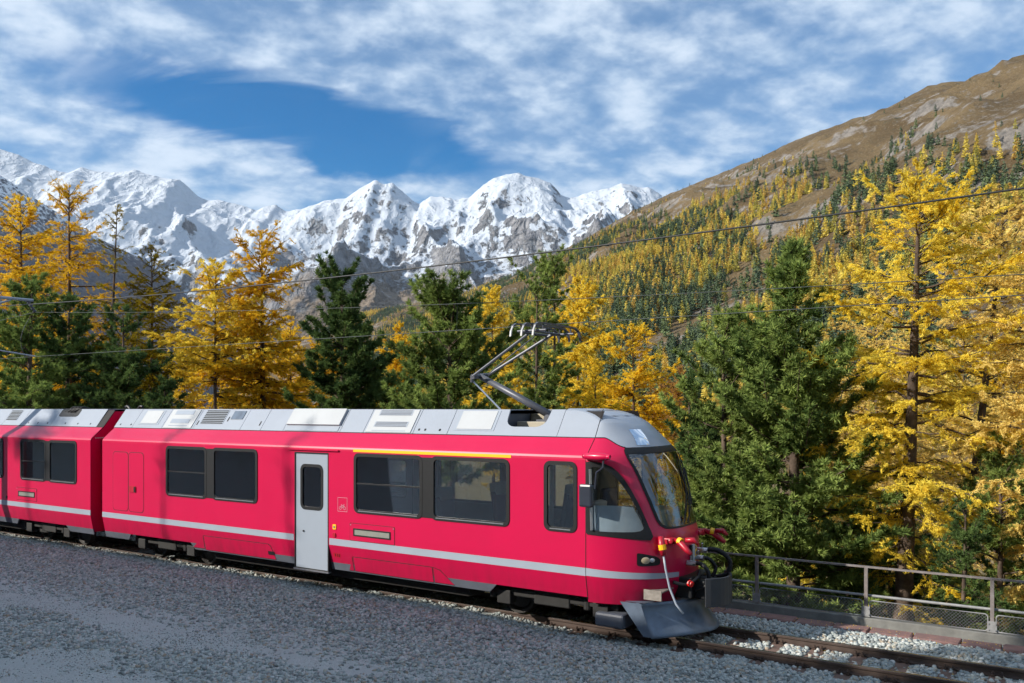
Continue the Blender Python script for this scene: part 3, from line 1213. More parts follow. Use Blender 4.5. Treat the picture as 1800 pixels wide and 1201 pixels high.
hatch_lines(car1, 'skirt_flap', [(-5.33, 0.50), (-5.20, 0.80), (-5.19, 0.50)])
plate(car1, 'step_recess', -7.66, -7.46, 0.60, 0.68, 0.01, 0.0065, 0.009, BLK)
display(car1, -5.13, -4.17, 1.215, 1.365)
bt = MB()
bt.prism(rrect(-5.69, -5.60, 1.30, 1.40, 0.015, 2), 0, 0.012, side(-1))
bt = bt.build('door_button', YEL, car1)
b2 = MB()
b2.prism(rrect(-5.665, -5.625, 1.325, 1.375, 0.015, 3), 0.012, 0.018, side(-1))
b2.build('push_cap', ALU, bt)
plate(car1, 'emergency_handle', -5.68, -5.61, 1.15, 1.23, 0.02, 0, 0.02, RED2)
# bicycle pictogram
bk = MB()
bk.ring(rrect(-5.56, -5.30, 1.665, 1.945, 0.008, 2), rrect(-5.552, -5.308, 1.673, 1.937, 0.006, 2), 0, 0.003, side(-1))
for wx in (-5.485, -5.375):
    oc = [(wx + 0.036 * math.cos(R(a)), 1.735 + 0.036 * math.sin(R(a))) for a in range(0, 360, 30)]
    ic = [(wx + 0.027 * math.cos(R(a)), 1.735 + 0.027 * math.sin(R(a))) for a in range(0, 360, 30)]
    bk.ring(oc, ic, 0, 0.003, side(-1))
for p, q_ in (((-5.485, 1.735), (-5.455, 1.785)), ((-5.455, 1.785), (-5.395, 1.785)), ((-5.375, 1.735), (-5.40, 1.805)), ((-5.455, 1.785), (-5.425, 1.735)),
              ((-5.425, 1.735), (-5.395, 1.785)), ((-5.47, 1.80), (-5.44, 1.80)), ((-5.40, 1.805), (-5.375, 1.805))):
    dx, dz = q_[0] - p[0], q_[1] - p[1]
    l_ = math.hypot(dx, dz)
    ox, oz = -dz / l_ * 0.0045, dx / l_ * 0.0045
    bk.prism([(p[0] + ox, p[1] + oz), (p[0] - ox, p[1] - oz), (q_[0] - ox, q_[1] - oz), (q_[0] + ox, q_[1] + oz)], 0, 0.003, side(-1))
bk.build('bicycle_pictogram', WHITEP, car1)
# small data plate and lettering low on the side
plate(car1, 'data_plate', -5.72, -5.52, 0.74, 0.83, 0.004, 0, 0.002, RED2)
for k, tx in enumerate((-5.66, -5.60, -5.555)):
    plate(car1, 'plate_mark', tx - 0.006, tx + 0.012, 0.755, 0.815, 0.003, 0.002, 0.0035, BLK, n=2)
# roof
cuts = [-13.76, -13.0, -11.79, -10.59, -8.92, -8.24, -7.52, -5.84, -5.2, -3.92, -3.1, -0.74]
roof(car1, cuts, skip=((-3.1, -0.74),))
# pantograph bay: near edge cut down, the far side kept, a well in between
bay = MB()
n0, n1, sc_ = -1.88, -1.04, 0.34
notch = [(-3.094, 0.0), (-0.746, 0.0), (-0.746, 1.0), (n1 + 0.02, 1.0)]
notch += [(n1 - 0.20 + 0.20 * math.cos(R(a)), sc_ + 0.32 + 0.32 * math.sin(R(a))) for a in (0, -22, -45, -68, -90)]
notch += [(n0 + 0.20 - 0.20 * math.cos(R(a)), sc_ + 0.32 + 0.32 * math.sin(R(a))) for a in (-90, -68, -45, -22, 0)]
notch += [(n0 - 0.02, 1.0), (-3.094, 1.0)]
bay.prism(notch, -0.03, 0.0, slope(-1))
bay.prism([(-3.094, 0.0), (-0.746, 0.0), (-0.746, 1.0), (-3.094, 1.0)], -0.012, 0.0, slope(1))
bay.box(-3.094, n0 - 0.02, -SL_B[0] + 0.002, SL_B[0] - 0.002, 3.665, 3.681)
bay.box(n1 + 0.02, -0.746, -SL_B[0] + 0.002, SL_B[0] - 0.002, 3.665, 3.681)
bay.build('pantograph_bay', SILV, car1)
well = MB()
well.box(-2.0, -0.95, -0.86, 0.86, 3.28, 3.31)
well.box(-2.0, -1.96, -0.64, 0.64, 3.31, 3.60)
well.box(-0.98, -0.94, -0.64, 0.64, 3.31, 3.60)
well.build('bay_floor', SKIRT, car1)
for x_a, x_b, za, zb, ya, yb, mm in ((-1.95, -1.55, 3.34, 3.60, 0.1, 0.5, BEIGE), (-1.9, -1.3, 3.34, 3.46, -0.45, 0.0, BEIGE), (-1.95, -1.0, 3.56, 3.66, 0.55, 0.62, SKIRT)):
    e = MB()
    e.box(x_a, x_b, ya, yb, za, zb)
    e.build('bay_equipment', mm, car1, bevel=0.01)
rivets(car1, [-13.55, -13.1, -4.35 + 0.7, -3.0 - 0.3])
fr1 = roof_item(car1, 'roof_hatch_frame', -12.82, -12.0, 0.18, 0.93, 0.006, STRP)
roof_item(car1, 'roof_hatch', -12.74, -12.08, 0.24, 0.90, 0.014, WHT, fr1)
wp = roof_item(car1, 'cooling_panel', -11.72, -10.66, 0.02, 0.97, 0.014, WHT)
for s0, s1 in ((0.12, 0.16), (0.26, 0.48), (0.70, 0.92)):
    roof_item(car1, 'vent_strip', -11.55, -10.85, s0, s1, 0.019, STRP, wp)
slot(car1, -11.62, 0.22, 0.40)
slot(car1, -10.72, 0.22, 0.40)
grille(car1, -10.42, -9.62, 0.26, 0.95, 8, STRP, BLK)
slot(car1, -10.52, 0.2, 0.42)
slot(car1, -9.50, 0.40, 0.62)
roof_item(car1, 'roof_light', -9.42, -9.02, 0.50, 0.90, 0.012, PLOW)
slot(car1, -8.35, 0.22, 0.42)
fan = roof_item(car1, 'air_box', -7.46, -5.90, 0.26, 0.97, 0.05, WHT)
fan2 = roof_item(car1, 'air_box_base', -7.46, -5.90, 0.02, 0.24, 0.012, SILV)
wp2 = roof_item(car1, 'cooling_panel', -5.14, -3.98, 0.02, 0.97, 0.014, WHT)
for s0, s1 in ((0.06, 0.10), (0.24, 0.46), (0.72, 0.95)):
    g2 = roof_item(car1, 'vent_strip', -4.98, -4.12, s0, s1, 0.017, STRP, wp2)
    if s1 - s0 > 0.1:
        for rr_ in range(3):
            for k in range(26):
                xk = -4.96 + k * 0.032
                pass
for s0, s1 in ((0.24, 0.46), (0.72, 0.95)):
    for k in range(4):
        a = s0 + (s1 - s0) * (k + 0.25) / 4
        roof_item(car1, 'vent_slit', -4.95, -4.15, a, a + 0.025, 0.020, SKIRT, wp2)
slot(car1, -5.06, 0.2, 0.38)
slot(car1, -4.04, 0.2, 0.38)
rivets(car1, [-3.80, -3.30])
fr2 = roof_item(car1, 'roof_hatch_frame', -2.98, -2.08, 0.16, 0.95, 0.006, STRP)
roof_item(car1, 'roof_hatch', -2.92, -2.14, 0.21, 0.92, 0.014, WHT, fr2)
bogie(car1, -11.45)
bogie(car1, -0.80)
# seats seen through the windows
for x, y, fc, cl_, tp in ((-10.7, -0.75, 1, SEATB, 2.10), (-9.1, -0.75, -1, SEATB, 2.10), (-8.5, -0.75, 1, SEATB, 2.10), (-8.5, 0.75, 1, SEATB, 2.1), (-10.2, 0.75, -1, SEATB, 2.1),
                          (-4.78, -0.85, 1, SEATB, 2.16), (-4.5, 0.5, 1, SEATB, 2.16), (-3.75, -0.85, -1, SEATB, 2.16), (-2.95, -0.85, 1, SEATB, 2.18), (-2.35, 0.1, 1, SEATR, 2.24), (-2.62, 0.85, -1, SEATB, 2.2),
                          (-1.72, -0.80, -1, SEATB, 2.26), (-1.80, 0.85, -1, SEATB, 2.2), (-0.35, -0.85, -1, DESK, 2.12)):
    seat(car1, x, y, fc, cl_, tp)


# ---- the cab
WP = [(0.5, 1.229), (0.98, 1.325), (2.85, 1.325), (2.93, 1.30), (3.22, 0.995), (3.68, 0.665), (3.70, 0.5)]
EPc = [(0.5, 1.15), (0.8, 1.27), (1.3, 1.30), (1.65, 1.27), (1.8, 1.20), (2.2, 1.10), (2.6, 0.97), (3.0, 0.80), (3.2, 0.62), (3.4, 0.38), (3.53, 0.18), (3.62, -0.02), (3.68, -0.3), (3.70, -0.6)]
_zz = np.linspace(0.4, 3.8, 681)
_k = np.ones(17) / 17
_ee = np.convolve(np.pad(ip(_zz, EPc), 8, 'edge'), _k, 'valid')
_ww = np.convolve(np.pad(ip(_zz, WP), 4, 'edge'), np.ones(9) / 9, 'valid')


def nose(phi, z, off=0.0):
    """phi in degrees: -90 is the side in view, 0 the tip"""
    phi = np.radians(np.asarray(phi, float))
    z = np.asarray(z, float)

    def S(ph, zz_):
        w, e = np.interp(zz_, _zz, _ww), np.interp(zz_, _zz, _ee)
        tb = np.minimum(0, e - 0.3)
        y = w * np.sign(np.sin(ph)) * np.abs(np.sin(ph)) ** (2 / 2.3)
        return np.stack([tb + (e - tb) * np.cos(ph), y, zz_ + 0 * ph], -1)
    P = S(phi, z)
    if off:
        h = 1e-3
        pa, pb = np.clip(phi - h, -math.pi / 2, None), np.clip(phi + h, None, math.pi / 2)
        dp = S(pb, z) - S(pa, z)
        dz = S(phi, z + 4e-3) - S(phi, z - 4e-3)
        n = np.cross(dp, dz)
        n /= np.linalg.norm(n, axis=-1, keepdims=True) + 1e-12
        P = P + n * off
    return P


def nose_patch(name, outline, off, m, parent, rings=7, inner=None, thick=0.0):
    """a sheet that follows the nose: outline in (phi, z); with inner it is a band between the two outlines"""
    O = np.array(outline, float)
    n = len(O)
    V, F = [], []
    if inner is None:
        c = O.mean(0)
        levels = [c + (O - c) * (k / rings) for k in range(1, rings + 1)]
        V.append(nose(c[0], c[1], off).reshape(1, 3))
    else:
        I = np.array(inner, float)
        levels = [I + (O - I) * (k / 3) for k in range(4)]
    b = 1 if inner is None else 0
    for lv in levels:
        V.append(nose(lv[:, 0], lv[:, 1], off))
    V = np.concatenate(V, 0)
    if inner is None:
        F += [(0, 1 + i, 1 + (i + 1) % n) for i in range(n)]
    for k in range(len(levels) - 1):
        for i in range(n):
            j = (i + 1) % n
            F.append((b + k * n + i, b + (k + 1) * n + i, b + (k + 1) * n + j, b + k * n + j))
    mb = MB()
    mb.add(V, F)
    o = mb.build(name, m, parent, smooth=True)
    if thick:
        md = o.modifiers.new('thickness', 'SOLIDIFY')
        md.thickness = thick
        md.offset = 0.0
    return o


def dense(P, closed=True, step=0.06):
    """resample a (phi, z) outline evenly (phi scaled to metres)"""
    P = np.array(P, float)
    Q = np.concatenate([P, P[:1]]) if closed else P
    out = []
    for a, b in zip(Q, Q[1:]):
        d = math.hypot((b[0] - a[0]) * 0.02, b[1] - a[1])
        k = max(1, int(d / step))
        for i in range(k):
            out.append(a + (b - a) * i / k)
    return np.array(out)


def smooth_loop(P, it=3):
    P = np.array(P, float)
    for _ in range(it):
        P = 0.5 * P + 0.25 * (np.roll(P, 1, 0) + np.roll(P, -1, 0))
    return P


def zb(phi):
    a = np.clip((np.abs(phi) - 46) / 30, 0, 1)
    return 3.06 + 0.155 * a * a * (3 - 2 * a)


scr = [(-50, 3.03), (-46, 2.90), (-43, 2.78), (-39.8, 2.54), (-37.3, 2.33), (-34.8, 2.12), (-32, 1.90), (-30.5, 1.79), (-25, 1.755), (-14, 1.75), (0, 1.755), (14, 1.75), (25, 1.755),
       (30.5, 1.79), (32, 1.90), (34.8, 2.12), (37.3, 2.33), (39.8, 2.54), (43, 2.78), (46, 2.90), (50, 3.03), (40, 3.045), (20, 3.05), (0, 3.05), (-20, 3.05), (-40, 3.045)]
cw_o = [(-89.8, 2.83), (-83, 2.845), (-77, 2.835), (-70, 2.81), (-63.2, 2.76), (-58, 2.67), (-52.8, 2.52), (-49.5, 2.38), (-46.2, 2.21), (-43.5, 2.04), (-40.8, 1.86), (-39.2, 1.70), (-39, 1.585), (-47, 1.60), (-60, 1.625), (-75, 1.65), (-89.8, 1.665)]
cw_i = [(-86.3, 2.775), (-80, 2.775), (-73, 2.755), (-66, 2.69), (-60, 2.58), (-55, 2.44), (-50.5, 2.26), (-47, 2.08), (-44.2, 1.90), (-42.6, 1.79), (-43.5, 1.735), (-48, 1.715), (-60, 1.71), (-75, 1.71), (-84, 1.715), (-86.3, 1.74)]
scr_d = smooth_loop(dense(scr), 1)


def inside(px_, pz_, poly):
    x, y = px_, pz_
    r_ = np.zeros_like(x, bool)
    n = len(poly)
    j = n - 1
    for i in range(n):
        xi, yi = poly[i]
        xj, yj = poly[j]
        c_ = ((yi > y) != (yj > y)) & (x < (xj - xi) * (y - yi) / (yj - yi + 1e-12) + xi)
        r_ ^= c_
        j = i
    return r_


def cab_shell(name, off, m, with_roof):
    ph = np.linspace(-90, 90, 121)
    rows = np.linspace(0, 1, 100)
    PH = np.repeat(ph[None], 100, 0)
    Z = 0.55 + (zb(PH) - 0.55) * rows[:, None]
    P = nose(PH, Z, off)
    F = grid_faces(100, 121)
    cp = PH.reshape(-1)[F].mean(1)
    cz = Z.reshape(-1)[F].mean(1)
    ins = np.array(scr)
    c = ins.mean(0)
    small = c + (ins - c) * np.array([0.975, 0.98])
    hole = inside(cp, cz, small)
    ow = np.array(cw_i)
    c2 = ow.mean(0)
    ow = c2 + (ow - c2) * 1.03
    hole |= inside(cp, cz, ow)
    hole |= inside(-cp, cz, ow)
    o = link(name, mesh_np(name, P.reshape(-1, 3), F[~hole], m, True), car1)
    return o


cab_shell('cab_shell', 0.0, RED, True)
cab_shell('cab_lining', -0.05, LINING, False)
# silver cab roof
ph = np.linspace(-90, 90, 121)
rows = np.linspace(0, 1, 60)
PH = np.repeat(ph[None], 60, 0)
Z = zb(PH) + (3.695 - zb(PH)) * rows[:, None]
P = nose(PH, Z, 0.004)
ext0, ext1 = P[:, :1].copy(), P[:, -1:].copy()
ext0[..., 0] = -0.735
ext1[..., 0] = -0.735
P = np.concatenate([ext0, P, ext1], 1)
cr = mesh_np('cab_roof', np.concatenate([P.reshape(-1, 3), [[-0.735, 0, 3.695]]]), grid_faces(60, 123), SILV, True)
cr_o = link('cab_roof', cr, car1)
tp = MB()
ring = [tuple(p) for p in P[-1]]
tp.add(ring + [(-0.735, 0, 3.697)], [(i, i + 1, len(ring)) for i in range(len(ring) - 1)])
tp.build('roof_cap', SILV, cr_o)
# dark joint where the cab begins, black gutter under the silver
jt = MB()
jt.tube([tuple(nose(-90, z_, 0.002)) for z_ in np.linspace(0.6, 3.20, 30)], 0.006, 5)
jt.build('cab_joint', GAP, car1)
jt = MB()
jt.tube([(0.0, -0.995 - 0.003, 3.225), (-0.02, -0.665, 3.69)], 0.006, 5)
jt.build('roof_joint', GAP, car1)
gt = MB()
gt.tube([tuple(nose(a_, zb(np.array(a_)), 0.004)) for a_ in np.linspace(-90, -48, 22)], 0.008, 5)
gt.build('cab_gutter', GAP, car1)
ln_ = MB()
ln_.box(X0, 0.0, -1.004, -0.985, 3.207, 3.222)
ln_.build('roof_gutter', GAP, car1)
# windscreen with its black border, wipers
ws = nose_patch('windscreen', scr_d, 0.004, SCREEN, car1, 10)
c_ = scr_d.mean(0)
nose_patch('border', c_ + (scr_d - c_) * np.array([1.03, 1.012]), 0.010, BLK, ws, inner=c_ + (scr_d - c_) * np.array([0.955, 0.975]))
top_band = dense([(-50, 3.055), (-45, 2.93), (0, 2.90), (45, 2.93), (50, 3.055), (0, 3.06)])
nose_patch('visor_band', [(-49.5, 3.05), (-47.5, 2.95), (-30, 2.945), (-10, 2.945), (10, 2.945), (30, 2.945), (47.5, 2.95), (49.5, 3.05), (30, 3.055), (10, 3.057), (-10, 3.057), (-30, 3.055)], 0.012, BLK, ws, 5)
for a0, a1 in ((-6, 16), (-2, 30)):
    wpr = MB()
    wpr.tube([tuple(nose(a0 + (a1 - a0) * k / 8, 1.79 + 0.85 * k / 8, 0.035)) for k in range(9)], 0.012, 6)
    wpr.build('wiper_arm', BLK, ws)
    wb = MB()
    wb.tube([tuple(nose(a0 + (a1 - a0) * (0.55 + 0.5 * k / 8) + 2 * math.sin(k), 2.05 + 0.85 * k / 8, 0.022)) for k in range(9)], 0.010, 6)
    wb.build('wiper_blade', BLK, ws)
# side cab windows
for sg in (1, -1):
    f = np.array([sg, 1.0])
    o_d = dense(cw_o, step=0.05) * f
    i_d = dense(cw_i, step=0.05)
    i_d = smooth_loop(i_d, 2) * f
    w_ = nose_patch('cab_window', i_d[::sg], 0.005, GLASS if sg == 1 else SCREEN, car1, 8)
    co = i_d.mean(0)
    # the border: from the pane edge out to the outline, matched by direction from the middle
    ang_i = np.arctan2(i_d[:, 1] - co[1], (i_d[:, 0] - co[0]) * 0.02)
    oo = []
    A_o = np.arctan2(o_d[:, 1] - co[1], (o_d[:, 0] - co[0]) * 0.02)
    R_o = np.hypot(o_d[:, 1] - co[1], (o_d[:, 0] - co[0]) * 0.02)
    od = np.argsort(A_o)
    rr_ = np.interp(ang_i, A_o[od], R_o[od], period=2 * math.pi)
    oo = np.stack([co[0] + rr_ * np.cos(ang_i) / 0.02, co[1] + rr_ * np.sin(ang_i)], -1)
    oo[:, 0] = np.clip(oo[:, 0], -89.9, 89.9)
    inn = co + (i_d - co) * np.array([0.97, 0.97])
    nose_patch('border', oo[::sg], 0.012, BLK, w_, inner=inn[::sg])
hb = MB()
hb.tube([tuple(nose(-84.5, z_, 0.03)) for z_ in np.linspace(1.74, 2.72, 6)], 0.022, 8)
hb.build('cab_handrail', ALU, car1)
# stripe round the nose
st_o = [(a_, 1.118 - 0.0010 * (90 + a_) * (1 if a_ < -40 else 1) + 0.0) for a_ in np.linspace(-89.9, -16, 30)]
st_i = [(a_, z_ - 0.125 + 0.0006 * (90 + a_)) for a_, z_ in st_o]
lp = np.array(st_o + st_i[::-1])
SV, SF = [], []
so, si = np.array(st_o), np.array(st_i)
k_ = len(so)
SV = np.concatenate([nose(so[:, 0], so[:, 1], 0.004), nose(si[:, 0], si[:, 1], 0.004)])
mb = MB()
mb.add(SV, [(i, i + k_, i + k_ + 1, i + 1) for i in range(k_ - 1)])
mb.build('nose_stripe', STRP, car1, smooth=True)
# headlamps
for sg in (1, -1):
    hp = smooth_loop(dense([(-52.5, 1.40), (-46, 1.375), (-38, 1.335), (-34.5, 1.29), (-34.3, 1.20), (-38, 1.185), (-46, 1.185), (-52.5, 1.19)], step=0.03), 1) * np.array([sg, 1])
    l_ = nose_patch('headlight', hp[::sg], 0.006, BLK, car1, 5)
    for ca, rad, mm in ((-46, 0.055, LAMPG), (-41, 0.035, ALU)):
        cen = nose(ca * sg, 1.275, 0.008)
        nrm = Vector(nose(ca * sg, 1.275, 0.02)) - Vector(cen)
        nrm.normalize()
        ax = nrm.cross(Vector((0, 0, 1))).normalized()
        up = ax.cross(nrm)
        V = [Vector(cen) + nrm * 0.012]
        for rr__, hh in ((0.6, 0.010), (1.0, 0.0)):
            V += [Vector(cen) + nrm * hh + (ax * math.cos(q) * 1.35 + up * math.sin(q)) * rad * rr__ for q in np.linspace(0, 2 * math.pi, 17)[:-1]]
        F = [(0, 1 + i, 1 + (i + 1) % 16) for i in range(16)] + [(1 + i, 17 + i, 17 + (i + 1) % 16, 1 + (i + 1) % 16) for i in range(16)]
        mb = MB()
        mb.add(V, F)
        mb.build('lens', mm, l_, smooth=True)
# little window in the roof above the windscreen
rw = dense([(-32.5, 3.345), (-11, 3.34), (-16.5, 3.09), (-33.5, 3.09)], step=0.05)
rwo = nose_patch('roof_lamp', rw, 0.008, SCREEN, cr_o, 5)
nose_patch('roof_lamp_back', rw, 0.006, BLK, cr_o, 5)
hv = MB()
hv.add([tuple(nose(a_, z_, 0.010)) for z_ in (3.56, 3.66) for a_ in (-60, -30, 0, 30, 60)], [(0, 1, 6, 5), (1, 2, 7, 6), (2, 3, 8, 7), (3, 4, 9, 8)])
hv.build('horn_grille', SKIRT, cr_o)
# mirror on its arm under a red fairing
mr = MB()
n_ = 10
V, F = [], []
for k in range(n_ + 1):
    u = k / n_
    rad = 0.085 * math.sin(math.pi * (0.08 + 0.84 * u)) ** 0.5
    cx = -0.02 + 0.50 * u
    cy = -1.36 - 0.03 * u
    for s_ in range(12):
        q = 2 * math.pi * s_ / 12
        V.append((cx, cy - 0.02 + rad * 0.9 * math.cos(q), 2.93 + rad * 0.8 * math.sin(q)))
for k in range(n_):
    for s_ in range(12):
        F.append((k * 12 + s_, k * 12 + (s_ + 1) % 12, (k + 1) * 12 + (s_ + 1) % 12, (k + 1) * 12 + s_))
F += [tuple(range(12)), tuple(n_ * 12 + s_ for s_ in range(11, -1, -1))]
mr.add(V, F)
mo = mr.build('mirror_fairing', RED, car1, smooth=True)
ar = MB()
ar.tube([(0.36, -1.40, 2.88), (0.36, -1.42, 2.76), (0.27, -1.47, 2.68), (0.25, -1.48, 2.42)], 0.017, 8)
ar.build('mirror_arm', MIRR, mo)
mh = MB()
mh.box(-0.02, 0.22, -1.54, -1.44, 2.12, 2.49)
mh.build('mirror_head', MIRR, mo, bevel=0.035)
# cab interior
dk = MB()
dk.box(0.38, 0.82, -0.66, 0.66, 1.62, 1.98)
dk.box(0.30, 0.52, -0.98, -0.55, 1.60, 2.08)
dk.build('driver_desk', DESK, car1, bevel=0.04)
bl_ = [(-85, 2.13), (-75, 2.14), (-62, 2.14), (-50, 2.12), (-47.5, 2.02), (-45, 1.90), (-43.5, 1.78), (-48, 1.70), (-60, 1.70), (-75, 1.70), (-85, 1.70)]
nose_patch('lower_blind', dense(bl_, step=0.05), -0.04, DESK, car1, 5)
ds = MB()
ds.box(-0.30, 0.05, -0.25, 0.25, 1.45, 1.58)
ds.box(-0.32, -0.20, -0.25, 0.25, 1.58, 2.30)
ds.build('driver_seat', SEATB, car1, bevel=0.04)
bh = MB()
wall_grid(bh, -1.25, 1.25, 0.98, 2.95, [(-0.4, 0.4, 1.0, 2.85), (-1.1, -0.55, 1.75, 2.75), (0.55, 1.1, 1.75, 2.75)], lambda y, z, a: (-1.15, y, z), 0)
bh.build('cab_bulkhead', LINING, car1)

# ---- front gear: hose couplings, buffer, plough
fp = lambda a_, z_, o_: Vector(nose(a_, z_, o_))
for sy in (-1, 1):
    base_a = -22 * sy * -1 if sy > 0 else -30
    base_a = 24 if sy > 0 else -27
    p0 = fp(base_a, 1.56, 0.0)
    fw = Vector((1, 0, 0))
    k = MB()
    k.box(p0.x - 0.05, p0.x + 0.12, p0.y - 0.07, p0.y + 0.07, 1.51, 1.62)
    k.tube([p0 + Vector((0.05, 0.16 * sy * -1, 0.0)), p0 + Vector((0.10, -0.14 * sy * -1, 0.02))], 0.042, 10)
    g_ = k.build('jumper_socket', RED2, car1, bevel=0.02)
    k = MB()
    k.tube([p0 + Vector((0.10, 0.02, 0.02)), p0 + Vector((0.24, 0.05 * sy, 0.0)), p0 + Vector((0.36, 0.09 * sy, -0.10)), p0 + Vector((0.44, 0.10 * sy, -0.16))], [0.042, 0.055, 0.048, 0.034], 10)
    k.tube([p0 + Vector((0.30, 0.0, 0.04)), p0 + Vector((0.42, 0.03, 0.05)), p0 + Vector((0.50, 0.05, -0.02))], [0.04, 0.045, 0.025], 8)
    k.build('coupling_head', RED2, g_, smooth=True)
    k = MB()
    k.tube([p0 + Vector((0.20, 0.03 * sy, 0.03)), p0 + Vector((0.26, 0.05 * sy, 0.015))], 0.060, 12)
    k.build('yellow_band', YEL, g_)
# hanging plug and pale hose on the near side
p0 = fp(-36, 1.56, 0.05)
k = MB()
k.tube([p0 + Vector((0.03, 0, 0.10)), p0 + Vector((0.06, -0.01, -0.08)), p0 + Vector((0.08, -0.01, -0.20))], [0.045, 0.06, 0.045], 10)
pl_ = k.build('hanging_plug', RED2, car1, smooth=True)
k = MB()
k.tube([p0 + Vector((0.055, -0.01, -0.03)), p0 + Vector((0.07, -0.01, -0.11))], 0.062, 12)
k.build('yellow_band', YEL, pl_)
k = MB()
k.tube([p0 + Vector(v) for v in ((0.08, -0.01, -0.18), (0.12, -0.02, -0.40), (0.19, -0.02, -0.70), (0.30, -0.02, -0.95), (0.42, -0.02, -1.08))], 0.018, 8)
k.build('pale_hose', STRP, pl_, smooth=True)
# marker plate
pc = fp(-1, 1.30, 0.015)
for dy, w_, mm, nm in ((-0.09, 0.05, BLK, 'marker_edge'), (-0.03, 0.10, WHT, 'marker_plate'), (0.07, 0.09, YEL, 'marker_plate')):
    k = MB()
    k.box(pc.x - 0.02, pc.x + 0.015, pc.y + dy, pc.y + dy + w_, 1.16, 1.44)
    mk = k.build(nm, mm, car1)
for zz_ in (1.20, 1.29, 1.38):
    k = MB()
    k.box(pc.x + 0.0155, pc.x + 0.018, pc.y + 0.085 + 0.03 * ((zz_ * 100) % 2), pc.y + 0.125 + 0.03 * ((zz_ * 100) % 2), zz_ - 0.025, zz_ + 0.025)
    k.build('marker_square', BLUEP, car1)
# black coupling block under the nose and the curved buffer plate
k = MB()
k.box(0.95, 1.45, -0.42, 0.42, 0.62, 0.96)
k.box(1.20, 1.62, -0.28, 0.28, 0.60, 0.90)
k.tube([(1.30, 0, 0.76), (1.85, 0, 0.76)], 0.17, 16)
k.build('coupler_block', BLK, car1, bevel=0.02)
k = MB()
pts = []
for i in range(13):
    a_ = R(-58 + 116 * i / 12)
    pts.append((1.42 + 0.52 * math.cos(a_), 0.55 * math.sin(a_)))
inn = [(x - 0.04 * (x - 1.42) / 0.52, y * 0.93) for x, y in pts]
prof = pts + inn[::-1]
k.prism(prof, 0.52, 0.98, lambda x, y, a: (x, y, a))
k.build('buffer_plate', mat('buffer_dark', (0.04, 0.043, 0.05), 0.5, 0.2), car1, bevel=0.01)
for pts_, r_ in (([(1.28, -0.18, 1.16), (1.52, -0.20, 1.16), (1.66, -0.22, 1.02), (1.62, -0.25, 0.82), (1.40, -0.28, 0.72)], 0.035),
                 ([(1.28, 0.28, 1.30), (1.60, 0.34, 1.32), (1.80, 0.38, 1.16), (1.76, 0.36, 0.94), (1.55, 0.34, 0.86)], 0.042),
                 ([(1.26, 0.10, 1.20), (1.50, 0.16, 1.20), (1.62, 0.20, 1.06), (1.58, 0.16, 0.90)], 0.032),
                 ([(1.20, -0.60, 0.90), (1.40, -0.50, 0.86), (1.50, -0.30, 0.95), (1.46, -0.1, 1.02)], 0.03)):
    k = MB()
    # refine the path
    P_ = [Vector(p) for p in pts_]
    Q = []
    for i in range(len(P_) - 1):
        a_, b_, c_, d_ = P_[max(i - 1, 0)], P_[i], P_[i + 1], P_[min(i + 2, len(P_) - 1)]
        for j in range(6):
            u = j / 6
            Q.append(0.5 * ((2 * b_) + (c_ - a_) * u + (2 * a_ - 5 * b_ + 4 * c_ - d_) * u * u + (3 * b_ - a_ - 3 * c_ + d_) * u ** 3))
    Q.append(P_[-1])
    k.tube(Q, r_, 9)
    k.build('brake_hose', BLK, car1, smooth=True)
for x_, y_, z_ in ((1.34, -0.20, 1.16), (1.36, 0.26, 1.31), (1.36, 0.08, 1.21)):
    k = MB()
    k.tube([(x_ - 0.10, y_, z_), (x_ + 0.10, y_, z_)], 0.045, 8)
    k.tube([(x_, y_, z_), (x_ + 0.02, y_ - 0.03, z_ + 0.12)], 0.015, 6)
    k.box(x_ - 0.05, x_ + 0.05, y_ - 0.05, y_ + 0.05, z_ - 0.02, z_ + 0.02)
    k.build('hose_cock', ALU, car1)
k = MB()
k.tube([(1.44, -0.52, 0.90), (1.50, -0.54, 0.88)], 0.05, 8)
k.build('red_cock', mat('cock_red', (0.8, 0.01, 0.01), 0.4), car1)
k = MB()
k.box(0.88, 1.18, -1.0, -0.52, 0.78, 0.80)
k.box(0.88, 1.18, -1.02, -1.0, 0.66, 0.82)
k.build('footstep', mat('step_metal', (0.30, 0.27, 0.24), 0.5, 0.4, 0, 0.3, 15), car1)
k = MB()
k.box(0.10, 0.62, -1.22, -0.80, 0.17, 0.40)
k.build('sand_box', SKIRT, car1, bevel=0.04)
# snow plough: a curved blade across the track with swept ends
V, F = [], []
ny, nz_ = 25, 10
for j in range(nz_ + 1):
    v = j / nz_
    for i in range(ny):
        y = -1.18 + 2.36 * i / (ny - 1)
        sweep = 1.50 - 0.62 * (abs(y) / 1.18) ** 1.6
        cx = sweep + 0.22 * (1 - v) ** 1.8 - 0.10 * v + 0.06 * v ** 4
        ztop = 0.62 - 0.04 * (1 - abs(y) / 1.18)
        V.append((cx, y, 0.10 + (ztop - 0.10) * v))
for j in range(nz_):
    for i in range(ny - 1):
        F.append((j * ny + i, j * ny + i + 1, (j + 1) * ny + i + 1, (j + 1) * ny + i))
k = MB()
k.add(V, F)
pl_ = k.build('snow_plough', PLOW, car1, smooth=True)
md = pl_.modifiers.new('thickness', 'SOLIDIFY')
md.thickness = 0.025
k = MB()
k.add([(0.55, -1.20, 0.62), (0.90, -1.18, 0.62), (1.08, -1.18, 0.11), (0.95, -1.19, 0.11)], [(0, 1, 2, 3)])
k.add([(0.62, -1.19, 0.625), (0.95, -1.15, 0.625), (1.0, -0.7, 0.60), (0.62, -0.7, 0.60)], [(0, 1, 2, 3)])
k.build('plough_cheek', PLOW, pl_)

